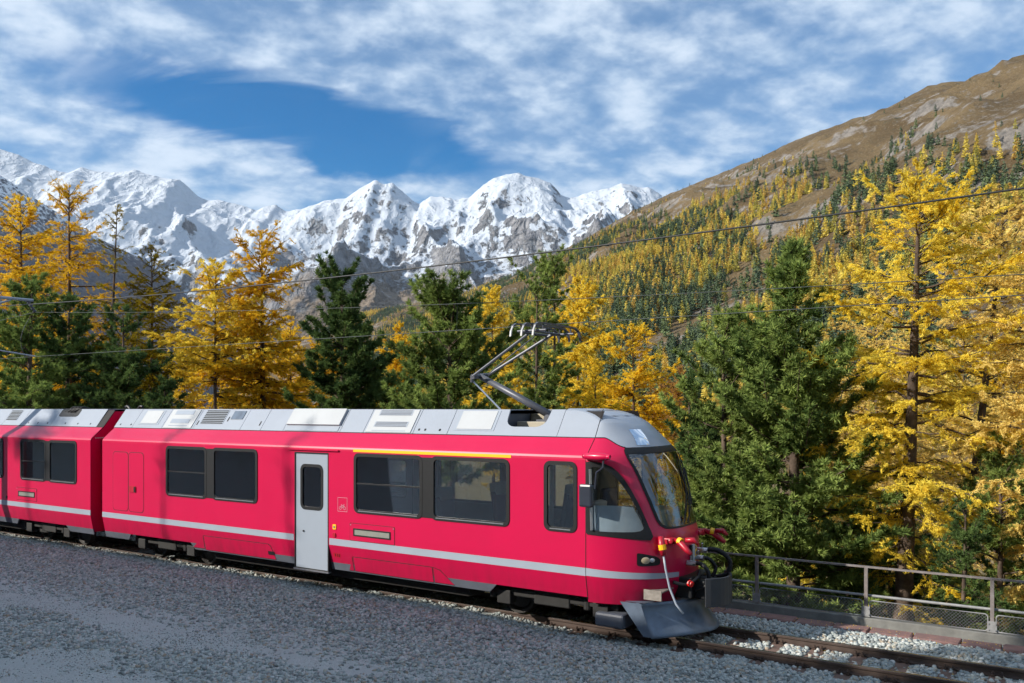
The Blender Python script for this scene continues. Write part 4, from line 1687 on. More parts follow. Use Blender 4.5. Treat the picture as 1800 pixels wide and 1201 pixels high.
# ---- pantograph
k = MB()
k.box(-1.55, -1.15, -0.35, 0.35, 3.40, 3.50)
k.tube([(-1.35, -0.30, 3.52), (-1.35, 0.30, 3.52)], 0.07, 10)
for yy in (-0.28, 0.28):
    k.tube([(-1.2, yy, 3.34), (-1.2, yy, 3.56)], 0.06, 10)
pan = k.build('pantograph', PANT, car1)
k = MB()
k.tube([(-1.35, 0, 3.52), (-2.2, 0, 3.93), (-3.06, 0, 4.33)], [0.075, 0.065, 0.055], 10)
k.build('lower_arm', PANT, pan, smooth=True)
k = MB()
k.tube([(-3.06, -0.24, 4.31), (-3.06, 0.24, 4.35)], 0.05, 10)
k.tube([(-3.10, -0.2, 4.30), (-3.10, -0.2, 4.20)], 0.03, 8)
k.build('knee', PANT, pan)
k = MB()
k.tube([(-3.06, -0.22, 4.32), (-1.82, -0.22, 5.06)], 0.028, 8)
k.build('upper_arm', PANT, pan)
k = MB()
k.tube([(-3.02, 0.22, 4.35), (-1.58, 0.36, 5.12)], 0.028, 8)
k.build('upper_arm', PANT, pan)
k = MB()
k.tube([(-2.9, 0.05, 4.36), (-1.75, 0.0, 5.08)], 0.010, 6)
k.build('guide_rod', PANT, pan)
k = MB()
k.tube([(-3.10, -0.15, 4.22), (-2.55, -0.1, 3.72), (-2.3, -0.1, 3.50)], 0.016, 6)
k.build('control_rod', ALU, pan)
for hx in (-1.78, -1.55, -1.31):
    prof = [(-0.86, 4.98), (-0.84, 5.08), (-0.78, 5.17), (-0.68, 5.215), (-0.5, 5.225), (0, 5.225), (0.5, 5.225), (0.68, 5.215), (0.78, 5.17), (0.84, 5.08), (0.86, 4.98)]
    k = MB()
    for (ya, za), (yb, zb_) in zip(prof[2:], prof[3:-1]):
        k.box(0, 1, 0, 1, 0, 1, Matrix(((0.05, 0, 0, hx - 0.025), (0, yb - ya, 0, ya), (0, zb_ - za, 0.03, za - 0.015), (0, 0, 0, 1))))
    st_ = k.build('collector_strip', PANT, pan)
    for lo, hi, mm in ((0, 2, PANTW), (len(prof) - 3, len(prof) - 1, PANT)):
        k = MB()
        for (ya, za), (yb, zb_) in zip(prof[lo:hi], prof[lo + 1:hi + 1]):
            k.box(0, 1, 0, 1, 0, 1, Matrix(((0.032, 0, 0, hx - 0.016), (0, yb - ya, 0.03, ya), (0, zb_ - za, 0.012, za), (0, 0, 0, 1))))
        k.build('horn', mm, st_)
k = MB()
for yy in (-0.5, 0.5):
    k.tube([(-1.85, yy, 5.10), (-1.25, yy, 5.10)], 0.022, 8)
    for hx in (-1.78, -1.55, -1.31):
        k.tube([(hx, yy, 5.10), (hx, yy, 5.21)], 0.014, 6)
k.tube([(-1.80, -0.5, 5.09), (-1.80, 0.5, 5.09)], 0.025, 8)
k.tube([(-1.55, -0.5, 5.10), (-1.55, 0.5, 5.10)], 0.020, 8)
k.build('head_frame', PANT, pan)

# ---- second car, cut by the frame
car2 = empty('railcar', TW(T0, W0, 0), -TH)
tag(car2, 'second red railcar coupled behind, its windows at the edge of the picture', 'train car', 'railcars of the red train')
XE, XB = -14.25, -26.5
w2 = [(-17.68, -16.36), (-16.22, -14.87), (-21.4, -20.0), (-19.9, -18.6)]
hl2 = [(a + 0.03, b - 0.03, WZ0 + 0.10, WZ1 + 0.0) for a, b in w2]
body(car2, XB, XE, hl2, hl2, [(-26.5, -17.9, 0.0, 0.14), (-15.5, XE, 0.14, 0.0)], [(XE, -1), (XB, 1)])
for i, (a, b) in enumerate(w2):
    window(car2, a, b, WZ0 + 0.07, WZ1 + 0.03, -1, 2.26 if i in (0, 2) else None)
    window(car2, a, b, WZ0 + 0.07, WZ1 + 0.03, 1)
plate(car2, 'window_pillar', w2[0][1] - 0.06, w2[1][0] + 0.06, WZ0 + 0.1, WZ1, 0.01, 0, 0.009, BLK)
for sgn in (-1, 1):
    k = MB()
    k.prism([(XB, 0.985), (XE, 0.985), (XE, 1.115), (XB, 1.115)], -0.01, 0.003, side(sgn))
    k.build('waist_stripe', STRP, car2)
display(car2, -17.78, -16.92, 1.275, 1.425)
plate(car2, 'emergency_handle', -18.45, -18.39, 1.17, 1.25, 0.02, 0, 0.015, BLK)
roof(car2, [-26.5, -24.0, -22.0, -20.6, -19.4, -18.35, -16.8, XE - 0.3])
ln_ = MB()
ln_.box(XB, XE, -1.004, -0.985, 3.207, 3.222)
ln_.build('roof_gutter', GAP, car2)
grille(car2, -19.35, -18.75, 0.30, 0.92, 7, STRP, BLK)
rivets(car2, [-18.0, -17.5, -17.0, -16.1, -15.5, -14.9])
k = MB()
k.prism(rrect(-16.7, -15.75, 0.55, 1.02, 0.12, 4), -0.005, 0.006, slope(-1))
rc = k.build('roof_recess', BLK, car2)
k = MB()
for i in range(4):
    k.tube([(-16.5 + 0.16 * i, -0.72 - 0.02 * i, 3.60), (-16.3 + 0.16 * i, -0.60, 3.74), (-16.0 + 0.1 * i, -0.45, 3.68)], 0.022, 7)
k.build('cable_loop', BLK, rc, smooth=True)
bogie(car2, -16.7)
for x, y, fc in ((-17.3, -0.8, 1), (-15.6, -0.8, -1), (-15.5, 0.8, -1), (-17.2, 0.8, 1)):
    seat(car2, x, y, fc, SEATB, 2.1)
# gangway bellows and cables between the cars
k = MB()
for i in range(5):
    xx_ = XE + 0.02 + i * 0.1
    pr = rrect(-0.62, 0.62, 0.75, 3.05, 0.12, 3)
    k.prism(pr, xx_, xx_ + 0.05, lambda y, z, a: (a, y, z))
k.build('gangway_bellows', GAP, car2)
for z0_, z1_, y0_ in ((2.50, 2.92, -1.06), (1.72, 2.0, -1.0), (1.22, 1.55, -1.06)):
    k = MB()
    k.box(XE + 0.03, XE + 0.28, y0_, y0_ + 0.35, z0_, z1_)
    k.build('jumper_box', RED2, car2, bevel=0.02)
for i in range(6):
    k = MB()
    z0_ = 2.5 if i < 4 else 1.72
    yy = -1.02 + 0.06 * (i % 4)
    pts_ = [Vector((XE + 0.15 + 0.37 * u, yy, z0_ - 0.75 * math.sin(math.pi * min(1, u * 1.0)) * (0.9 if i < 4 else 1.1) - 0.1 * u)) for u in np.linspace(0, 1, 14)]
    k.tube(pts_, 0.024, 7)
    k.build('jumper_cable', BLK, car2, smooth=True)
k = MB()
for i in range(3):
    k.tube([Vector((XE - 0.28 + 0.75 * u, -0.42 + 0.12 * i, 3.42 + 0.16 * i - 0.16 * math.sin(math.pi * u) + 0.08 * math.sin(3 * math.pi * u))) for u in np.linspace(0, 1, 14)], 0.035, 8)
k.box(XE - 0.25, XE + 0.42, -0.55, 0.3, 3.22, 3.30)
k.build('roof_cable', BLK, car2, smooth=False)

for ch in list(car2.children):          # stand the second car on its own middle
    ch.location.x += 20.4
car2.location = TW(T0 - 20.4, W0, 0)

# ------------------------------------------------------------------ railway track
trk = empty('railway_track', TW(0, W0, 0), -TH)
tag(trk, 'metre gauge railway track with rusty steel sleepers under and ahead of the train', 'track')
RAILM = mat('rail_steel', (0.085, 0.060, 0.050), 0.5, 0.35, 0, 0.3, 4, 0.1, 50)
RAILT = mat('rail_head', (0.30, 0.29, 0.29), 0.25, 0.9, 0, 0.2, 3)
SLEEP = mat('sleeper_steel', (0.15, 0.095, 0.075), 0.75, 0.1, 0, 0.35, 8, 0.2, 40)
prof = [(-0.055, -0.135), (0.055, -0.135), (0.055, -0.12), (0.012, -0.10), (0.010, -0.045), (0.032, -0.035), (0.032, -0.006), (0.026, 0.0), (-0.026, 0.0), (-0.032, -0.006),
        (-0.032, -0.035), (-0.010, -0.045), (-0.012, -0.10), (-0.055, -0.12)]
for yy in (-0.535, 0.535):
    k = MB()
    k.prism(prof, -60.0, 14.0, lambda y, z, a, yy=yy: (a, yy + y, z))
    r_ = k.build('rail', RAILM, trk)
    k = MB()
    k.box(-60, 14, yy - 0.024, yy + 0.024, 0.0, 0.0025)
    k.build('running_surface', RAILT, r_)
sl = MB()
sl.add([(x, y, z) for y in (-0.95, 0.95) for x, z in ((-0.12, -0.22), (-0.105, -0.14), (0.105, -0.14), (0.12, -0.22))],
       [(0, 1, 5, 4), (1, 2, 6, 5), (2, 3, 7, 6), (0, 3, 2, 1), (4, 5, 6, 7)])
first = None
cl = MB()
for sx in (-0.055, 0.055):
    cl.box(sx - 0.02, sx + 0.02, 0.035, 0.105, -0.135, -0.105)
    cl.tube([(sx, 0.07, -0.12), (sx, 0.07, -0.06)], 0.014, 6)
    cl.tube([(sx, 0.07, -0.10), (sx, 0.07, -0.08)], 0.024, 6)
cl2 = [(x, -y, z) for x, y, z in cl.v]
clm = None
for i in range(46):
    tx = 9.0 - i * 0.62
    if first is None:
        first = sl.build('sleeper', SLEEP, trk, (tx, 0, 0))
        so_ = first
        c1 = cl.build('rail_clip', RAILM, so_, (0, -0.535, 0))
        m2 = MB()
        m2.add(cl2, cl.f)
        c2_ = m2.build('rail_clip', RAILM, so_, (0, -0.535, 0))
        clips = [(c1.data, -0.535), (c2_.data, -0.535), (c1.data, 0.535), (c2_.data, 0.535)]
        link('rail_clip', c1.data, so_, (0, 0.535, 0))
        link('rail_clip', c2_.data, so_, (0, 0.535, 0))
    else:
        so_ = link('sleeper', first.data, trk, (tx, 0, 0))
        if tx > -8:
            for md_, yy in clips:
                link('rail_clip', md_, so_, (0, yy, 0))

# ------------------------------------------------------------------ edging stones and fence
WF = 15.9
kb = empty('edging', TW(0, 15.42, 0), -TH)
tag(kb, 'row of reddish edging stones between the ballast and the fence', None, None, 'structure')
STONE_M = mat('edging_red', (0.20, 0.105, 0.095), 0.9, 0, 0, 0.3, 5, 0.5, 40, dirt=(0.13, 0.085, 0.08))
rg = random.Random(4)
tx = -9.0
while tx < 7.5:
    ln = rg.uniform(0.50, 0.72)
    k = MB()
    j = lambda: rg.uniform(-0.015, 0.015)
    z1_ = -0.045 + rg.uniform(-0.012, 0.012)
    P = []
    for z_, ins in ((-0.25, 0), (z1_ - 0.02, 0.0), (z1_, 0.018)):
        P += [(0.012 + ins + j(), -0.20 + ins + j(), z_), (ln - 0.012 - ins + j(), -0.20 + ins + j(), z_), (ln - 0.012 - ins + j(), 0.19 - ins + j(), z_), (0.012 + ins + j(), 0.19 - ins + j(), z_)]
    F = [(8, 9, 10, 11)]
    for b_ in (0, 4):
        F += [(b_ + i, b_ + (i + 1) % 4, b_ + 4 + (i + 1) % 4, b_ + 4 + i) for i in range(4)]
    k.add(P, F)
    k.build('stone', STONE_M, kb, (tx, 0, 0))
    tx += ln

fence = empty('lineside_fence', TW(T0, WF, 0), -TH)
tag(fence, 'grey steel railing with low wire mesh panels along the drop beside the track', 'fence')
FST = mat('fence_steel', (0.22, 0.20, 0.20), 0.6, 0.3, 0, 0.3, 10, dirt=(0.16, 0.135, 0.125))
FZN = mat('fence_zinc', (0.26, 0.265, 0.27), 0.65, 0.15, 0, 0.25, 12)
CON = mat('fence_concrete', (0.17, 0.17, 0.16), 0.9, 0, 0, 0.25, 6, 0.3, 60)
posts = [1.63 + 1.93 * i for i in range(-7, 4)]
for px_ in posts:
    k = MB()
    k.box(px_ - 0.028, px_ + 0.028, -0.028, 0.028, -0.12, 0.91)
    po = k.build('post', FST, fence)
    k = MB()
    k.box(px_ - 0.07, px_ + 0.07, -0.045, -0.0355, 0.06, 0.24)
    for bx in (-0.05, 0.05):
        k.tube([(px_ + bx, -0.045, 0.10), (px_ + bx, -0.06, 0.10)], 0.012, 6)
        k.tube([(px_ + bx, -0.045, 0.20), (px_ + bx, -0.06, 0.20)], 0.012, 6)
    k.build('clamp', FZN, po)
k = MB()
k.box(posts[0], posts[-1], -0.03, 0.03, 0.91, 0.94)
k.build('top_rail', FST, fence)
k = MB()
k.tube([(posts[0], 0.06, 0.415), (posts[-1], 0.06, 0.415)], 0.024, 8)
k.build('mid_rail', FZN, fence)
k = MB()
k.box(posts[0] - 0.3, posts[-1] + 0.3, -0.08, 0.10, -0.30, 0.045)
k.build('base_beam', CON, fence, bevel=0.012)
for a, b in zip(posts, posts[1:]):
    x0_, x1_, z0_, z1_ = a + 0.06, b - 0.06, 0.07, 0.345
    fm = MB()
    P = rrect(x0_, x1_, z0_, z1_, 0.05, 4)
    fm.tube([Vector((p[0], -0.02, p[1])) for p in P + P[:1]], 0.011, 6, cap=False)
    pn = fm.build('mesh_panel', FZN, fence)
    wm = MB()
    sp_ = 0.055
    h_ = z1_ - z0_
    x = x0_ - h_
    while x < x1_:
        for d_ in (0, 1):
            ua, ub = max(x, x0_), min(x + h_, x1_)
            if ub - ua > 0.01:
                za, zb2 = z0_ + (ua - x), z0_ + (ub - x)
                if d_:
                    za, zb2 = z1_ - (ua - x), z1_ - (ub - x)
                wm.tube([(ua, -0.02, za), (ub, -0.02, zb2)], 0.0022, 3, cap=False)
        x += sp_
    wm.build('wire_mesh', FZN, pn)

# ------------------------------------------------------------------ overhead line
WIRE = mat('wire_dark', (0.03, 0.032, 0.034), 0.5, 0.3)
WIREB = mat('wire_copper_green', (0.05, 0.062, 0.06), 0.6, 0.2)


def wire(name, pts, r, m, label, cat='wire'):
    k = MB()
    k.tube(pts, r, 6)
    o = k.build(name, m, None, TW(T0, W0, 0), (0, 0, -TH), smooth=True)
    tag(o, label, cat, 'overhead wires')
    return o


xs = np.linspace(-55, 25, 60)
wire('contact_wire', [(x, 0.12 * math.sin(x / 18), 5.245) for x in xs], 0.0075, WIREB, 'lowest overhead wire, running just over the pantograph')


def mess(x):
    return 5.46 + 1.13 * ((x - 14.0) / 33.5) ** 2 if x > -19.5 else 5.46 + 1.13 * ((x + 53.0) / 33.5) ** 2


xm = sorted(set(list(np.linspace(-55, 25, 70)) + [-19.5]))
wire('messenger_wire', [(x, 0.0, mess(x)) for x in xm], 0.0065, WIREB, 'middle overhead wire, sagging away from the bracket at the picture edge')
wire('feeder_cable', [(x, -0.92, 6.38 + 0.0012 * (x + 3.5) ** 2) for x in xs], 0.014, WIRE, 'thick dark upper cable rising across the hillside')
for i, x in enumerate((-14.2, -9.0, -3.6, 2.4, 7.0)):
    k = MB()
    k.tube([(x, 0.12 * math.sin(x / 18), 5.245), (x, 0, mess(x))], 0.004, 4)
    o = k.build('dropper', WIREB, None, TW(T0, W0, 0), (0, 0, -TH))
    tag(o, 'thin vertical hanger between the two lower overhead wires', 'wire', 'droppers of the overhead line')
ms = empty('catenary_mast', TW(T0 - 19.5, W0 - 2.45, -0.2), -TH)
tag(ms, 'grey bracket arm of a line mast reaching in at the picture edge over the wires', 'mast')
k = MB()
k.box(-0.09, 0.09, -0.09, 0.09, -0.2, 8.2)
k.build('pole', FZN, ms)
k = MB()
k.tube([(0, 0, 7.12), (0, 2.40, 7.14)], 0.045, 10)
k.build('bracket_arm', STRP, ms)
k = MB()
k.tube([(0, 0, 6.4), (0, 1.75, 7.08)], 0.030, 8)
k.build('brace', STRP, ms)
k = MB()
k.tube([(0, 2.25, 7.12), (0.0, 2.45, 6.82)], [0.03, 0.03], 8)
for j in range(4):
    p = Vector((0, 2.27, 7.08)).lerp(Vector((0, 2.44, 6.84)), j / 3)
    q = p + Vector((0, 0.022, -0.03))
    k.tube([p, q], 0.055, 10)
k.build('insulator', PANT, ms)
k = MB()
k.tube([(0, 0, 5.75), (0, 1.2, 5.62), (0.15, 2.4, 5.46)], 0.02, 8)
k.build('registration_arm', STRP, ms)
k = MB()
k.tube([Vector((-0.1, 2.35 - 0.25 * math.sin(u * 2.6), 6.6 - 1.15 * u)) for u in np.linspace(0, 1, 10)], 0.010, 6)
k.build('jumper_wire', WIREB, ms)

# which trees stand on the near bank: (model, t along the track, w from it, size)
SHADE = [(('larch', 202), -31.5, -4.0, 0.42), (('larch', 202), -26.4, -3.2, 0.38), (('larch', 1118), -38.0, -4.5, 0.45), (('pine', 1752), -15.6, -2.2, 0.7), (('pine', 1492), -14.7, -2.4, 0.58), (('pine', 1752), -13.8, -2.0, 0.74), (('pine', 1492), -12.8, -2.3, 0.58), (('pine', 1752), -11.7, -2.1, 0.7),
         (('pine', 796), -6, -9, 0.9), (('larch', 1118), 3, -8, 1.0), (('pine', 606), 9, -10, 0.8), (('pine', 796), 16, -6, 0.9), (('larch', 382), -4, -16, 0.9),
         (('pine', 1392), 12, -18, 0.9), (('pine', 606), -18, -18, 0.7), (('larch', 466), 22, -12, 0.9), (('pine', 1392), 26, 2, 0.8),
         (('larch', 1622), 3.6, 19.5, 0.95), (('pine', 1392), 7.0, 18.6, 0.9), (('larch', 1762), 10.5, 20.0, 1.0), (('larch', 1622), 14.0, 18.4, 0.9), (('pine', 796), 18.0, 20.0, 0.9)]

# ------------------------------------------------------------------ trees
BARK = mat('bark_grey', (0.115, 0.085, 0.065), 0.95, 0, 0, 0.5, 3.5, 0.8, 22, spec=0.1, dirt=(0.045, 0.034, 0.028))
BARK2 = mat('bark_brown', (0.12, 0.072, 0.045), 0.95, 0, 0, 0.5, 3.5, 0.8, 22, spec=0.1, dirt=(0.04, 0.026, 0.018))
LM = {
    'gold': leaf_mat('larch_gold', (0.68, 0.42, 0.02), (0.97, 0.71, 0.06), 0.48),
    'yellow': leaf_mat('larch_yellow', (0.78, 0.55, 0.03), (0.98, 0.82, 0.14), 0.50),
    'pale': leaf_mat('larch_pale_gold', (0.72, 0.50, 0.11), (0.97, 0.78, 0.27), 0.48),
    'amber': leaf_mat('larch_amber', (0.58, 0.34, 0.014), (0.92, 0.61, 0.04), 0.48),
    'olive': leaf_mat('larch_olive', (0.15, 0.125, 0.010), (0.42, 0.31, 0.020), 0.35),
    'rust': leaf_mat('larch_rust', (0.30, 0.13, 0.03), (0.48, 0.26, 0.07), 0.35),
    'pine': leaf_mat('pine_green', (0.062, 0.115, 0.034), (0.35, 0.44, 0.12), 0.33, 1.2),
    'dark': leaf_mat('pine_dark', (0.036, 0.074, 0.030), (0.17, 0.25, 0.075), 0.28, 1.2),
    'fresh': leaf_mat('pine_fresh', (0.10, 0.15, 0.045), (0.38, 0.47, 0.13), 0.33, 1.2),
}


def unit(v):
    return v / (np.linalg.norm(v, axis=-1, keepdims=True) + 1e-9)


def tubes(P, Rd, S):
    """P (B,K,3) centre lines, Rd (B,K) radii -> verts, quads"""
    B, K, _ = P.shape
    T = np.empty_like(P)
    T[:, 1:-1] = P[:, 2:] - P[:, :-2]
    T[:, 0] = P[:, 1] - P[:, 0]
    T[:, -1] = P[:, -1] - P[:, -2]
    T = unit(T)
    ref = np.where(np.abs(T[..., 2:3]) < 0.9, np.array([0, 0, 1.0]), np.array([1.0, 0, 0]))
    a = unit(np.cross(T, ref))
    b = np.cross(T, a)
    q = np.linspace(0, 2 * np.pi, S, endpoint=False)
    V = P[:, :, None] + Rd[:, :, None, None] * (a[:, :, None] * np.cos(q)[:, None] + b[:, :, None] * np.sin(q)[:, None])
    idx = np.arange(B * K * S).reshape(B, K, S)
    n = np.roll(idx, -1, 2)
    F = np.stack([idx[:, :-1], n[:, :-1], n[:, 1:], idx[:, 1:]], -1).reshape(-1, 4)
    return V.reshape(-1, 3), F


def cat_mesh(parts):
    V, F, o = [], [], 0
    for v, f in parts:
        V.append(v)
        F.append(f + o)
        o += len(v)
    return np.concatenate(V), np.concatenate(F)


def trunk_line(h, lean, bend, rng, K=16):
    s_ = np.linspace(0, 1, K)
    ph = rng.uniform(0, 6.28)
    x = lean[0] * s_ + bend * np.sin(s_ * 3.0 + ph) - bend * math.sin(ph)
    y = lean[1] * s_ + bend * np.cos(s_ * 2.4 + ph) - bend * math.cos(ph)
    return np.stack([x, y, s_ * h], -1)


def on_line(L_, s_):
    k = np.linspace(0, 1, len(L_))
    return np.stack([np.interp(s_, k, L_[:, i]) for i in range(3)], -1)


def larch(seed, h, prof, r0=0.16, dens=1.0, leaf=0.075, fill=1.0, lean=(0, 0), bend=0.06, per_m=7.0, droop=0.30, lo=0.10, bare=0.0, lowthin=0.0):
    """prof: list of (height fraction, crown radius). returns (wood, crown) meshes data"""
    rng = np.random.default_rng(seed)
    TL = trunk_line(h, lean, bend, rng)
    tv, tf = tubes(TL[None], (r0 * (1 - np.linspace(0, 1, len(TL))) ** 0.85 + 0.008)[None], 9)
    nb = int(h * per_m * (1 - lo))
    zf = lo + (1 - lo) * (np.sort(rng.random(nb)) ** 0.9)
    zf = np.clip(zf, 0, 0.992)
    az = rng.random(nb) * 2 * np.pi
    Rp = np.interp(zf, [p[0] for p in prof], [p[1] for p in prof])
    Ln = Rp * rng.uniform(0.55, 1.12, nb)
    P0 = on_line(TL, zf)
    out = np.stack([np.cos(az), np.sin(az), 0 * az], -1)
    K = 7
    s_ = np.linspace(0, 1, K)
    rise = np.interp(zf, [0, 0.5, 0.85, 1.0], [-0.02, 0.06, 0.45, 1.4])
    dr = droop * np.interp(zf, [0, 0.6, 1.0], [1.0, 0.8, 0.1])
    zcurve = rise[:, None] * s_ - dr[:, None] * (s_ ** 1.3) + dr[:, None] * 0.55 * s_ ** 4
    kink = np.cumsum(rng.normal(0, 0.035, (nb, K, 3)), 1) * Ln[:, None, None]
    kink[:, 0] = 0
    P = P0[:, None] + out[:, None] * (Ln[:, None] * s_)[..., None] + np.stack([0 * zcurve, 0 * zcurve, zcurve * Ln[:, None]], -1) + kink
    br = (0.010 + 0.020 * (Ln / 2.0))[:, None] * (1 - 0.8 * s_)
    bv, bf = tubes(P, br, 4)
    # twigs
    nt_ = np.maximum(3, (Ln * 9.5 * dens + 2)).astype(int)
    if lowthin:
        nt_ = np.maximum(2, nt_ * np.interp(zf, [0.15, 0.62], [1 - lowthin, 1.0])).astype(int)
    bi = np.repeat(np.arange(nb), nt_)
    n = len(bi)
    ts = rng.random(n) ** 0.8 * (1 - bare * 0.6) + bare * 0.6
    kf = ts * (K - 1)
    k0 = np.minimum(kf.astype(int), K - 2)
    fr = (kf - k0)[:, None]
    A = P[bi, k0] * (1 - fr) + P[bi, k0 + 1] * fr
    tan = unit(P[bi, k0 + 1] - P[bi, k0])
    sgn = np.where(rng.random(n) < 0.5, -1, 1)[:, None]
    sd = np.cross(tan, [0, 0, 1.0]) * sgn
    D = unit(tan * rng.uniform(0.3, 0.9, (n, 1)) + sd * rng.uniform(0.3, 1.0, (n, 1)) + np.array([0, 0, -1.0]) * rng.uniform(-0.25, 0.75, (n, 1)))
    tl = rng.uniform(0.16, 0.55, n) * (1.1 - 0.55 * ts) * np.clip(Ln[bi], 0.35, 1.3)
    mid = A + D * (tl * 0.5)[:, None]
    E_ = A + D * tl[:, None] + np.stack([0 * tl, 0 * tl, -0.25 * tl * rng.random(n)], -1)
    wk = rng.random(n) < 0.28
    wv, wf = tubes(np.stack([A[wk], E_[wk]], 1), np.tile([0.006, 0.003], (int(wk.sum()), 1)), 3)
    # tufts of needles
    nf = np.maximum(2, (tl / 0.0094 * fill)).astype(int)
    ti = np.repeat(np.arange(n), nf)
    m = len(ti)
    u = rng.random(m)[:, None]
    Cc = A[ti] * (1 - u) + E_[ti] * u + rng.normal(0, 0.018, (m, 3))
    # some tufts straight on the branches
    mb_ = int(Ln.sum() * 16 * fill)
    bj = rng.choice(nb, mb_, p=Ln / Ln.sum())
    uu = rng.random(mb_) * (K - 1)
    k1 = np.minimum(uu.astype(int), K - 2)
    f1 = (uu - k1)[:, None]
    Cb = P[bj, k1] * (1 - f1) + P[bj, k1 + 1] * f1 + rng.normal(0, 0.025, (mb_, 3))
    Cc = np.concatenate([Cc, Cb])
    grp = np.concatenate([bi[ti], bj])
    m = len(Cc)
    a = unit(rng.normal(0, 0.62, (m, 3)) + np.concatenate([D[ti], unit(P[bj, -1] - P[bj, 0])]) * 1.0)
    b = unit(np.cross(a, rng.normal(0, 1, (m, 3))))
    sa = (leaf * 1.1 * rng.uniform(0.6, 1.35, m))[:, None]
    sb = sa * rng.uniform(0.17, 0.32, m)[:, None]
    V = np.stack([Cc - a * sa * 0.5 - b * sb * 0.5, Cc - a * sa * 0.5 + b * sb * 0.5, Cc + a * sa * 0.5], 1).reshape(-1, 3)
    F = np.arange(m * 3).reshape(m, 3)
    tint = np.clip(rng.random(nb)[grp] * 0.5 + rng.random(m) * 0.6, 0, 1)
    return cat_mesh([(tv, tf), (bv, bf), (wv, wf)]), (V, F, tint)


def pine(seed, h, prof, r0=0.16, dens=1.0, blade=0.14, width=0.026, lean=(0, 0), bend=0.05, per_m=6.0, lo=0.08, per=12, up=0.35):
    rng = np.random.default_rng(seed)
    TL = trunk_line(h, lean, bend, rng)
    tv, tf = tubes(TL[None], (r0 * (1 - np.linspace(0, 1, len(TL))) ** 0.8 + 0.012)[None], 9)
    nb = int(h * per_m * (1 - lo))
    zf = lo + (1 - lo) * np.sort(rng.random(nb))
    zf = np.clip(zf, 0, 0.985)
    az = rng.random(nb) * 2 * np.pi
    Rp = np.interp(zf, [p[0] for p in prof], [p[1] for p in prof])
    Ln = Rp * rng.uniform(0.5, 1.1, nb)
    P0 = on_line(TL, zf)
    out = np.stack([np.cos(az), np.sin(az), 0 * az], -1)
    K = 7
    s_ = np.linspace(0, 1, K)
    rise = np.interp(zf, [0, 0.4, 0.8, 1.0], [-0.25, 0.0, 0.45, 1.5])
    zc = rise[:, None] * s_ + up * (s_ ** 2.2)
    kink = np.cumsum(rng.normal(0, 0.04, (nb, K, 3)), 1) * Ln[:, None, None]
    kink[:, 0] = 0
    P = P0[:, None] + out[:, None] * (Ln[:, None] * s_)[..., None] + np.stack([0 * zc, 0 * zc, zc * Ln[:, None]], -1) + kink
    bv, bf = tubes(P, (0.012 + 0.020 * (Ln / 2))[:, None] * (1 - 0.75 * s_), 4)
    nt_ = np.maximum(4, (Ln * 14 * dens + 3)).astype(int)
    bi = np.repeat(np.arange(nb), nt_)
    n = len(bi)
    ts = 0.08 + 0.92 * rng.random(n) ** 0.75
    kf = ts * (K - 1)
    k0 = np.minimum(kf.astype(int), K - 2)
    fr = (kf - k0)[:, None]
    A = P[bi, k0] * (1 - fr) + P[bi, k0 + 1] * fr
    tan = unit(P[bi, k0 + 1] - P[bi, k0])
    sd = np.cross(tan, [0, 0, 1.0]) * np.where(rng.random(n) < 0.5, -1, 1)[:, None]
    D = unit(tan * rng.uniform(0.4, 1.0, (n, 1)) + sd * rng.uniform(0.1, 1.0, (n, 1)) + np.array([0, 0, 1.0]) * rng.uniform(-0.15, 0.6, (n, 1)))
    tl = rng.uniform(0.14, 0.48, n) * (1.15 - 0.5 * ts) * np.clip(Ln[bi], 0.5, 1.3)
    E_ = A + D * tl[:, None]
    wk = rng.random(n) < 0.28
    wv, wf = tubes(np.stack([A[wk], E_[wk]], 1), np.tile([0.008, 0.005], (int(wk.sum()), 1)), 3)
    # brushes of long needles along the shoots
    nc = np.maximum(2, (tl / 0.085)).astype(int)
    ti = np.repeat(np.arange(n), nc)
    m = len(ti)
    u = 0.25 + 0.8 * rng.random(m)
    Cc = A[ti] + D[ti] * (tl[ti] * u)[:, None] + rng.normal(0, 0.012, (m, 3))
    per = int(per * 1.17 + 0.5)
    ci = np.repeat(np.arange(m), per)
    M_ = len(ci)
    dirs = unit(D[ti][ci] * rng.uniform(0.3, 1.3, (M_, 1)) + unit(rng.normal(0, 1, (M_, 3))) * 0.95 + np.array([0, 0, 0.18]))
    ln = (blade * 1.12 * rng.uniform(0.65, 1.15, M_))[:, None]
    sdv = unit(np.cross(dirs, rng.normal(0, 1, (M_, 3)))) * (width * 0.52)
    B0 = Cc[ci]
    V = np.stack([B0 - sdv, B0 + sdv, B0 + dirs * ln], 1).reshape(-1, 3)
    F = np.arange(M_ * 3).reshape(M_, 3)
    tint = np.clip(rng.random(nb)[bi[ti][ci]] * 0.45 + rng.random(m)[ci] * 0.35 + rng.random(M_) * 0.25, 0, 1)
    return cat_mesh([(tv, tf), (bv, bf), (wv, wf)]), (V, F, tint)


TREES = {}


def put_tree(name, data, X, Y, leafm, bark, label, group, zoff=-0.15, rz=0.0):
    (wv, wf), (cv, cf, tint) = data
    o = empty(name, (X, Y, gz(X, Y) + zoff), rz)
    tag(o, label, 'tree', group)
    link('trunk', mesh_np('trunk', wv, wf, bark, True), o)
    link('crown', mesh_np('crown', cv, cf, leafm, False, tint), o)
    return o


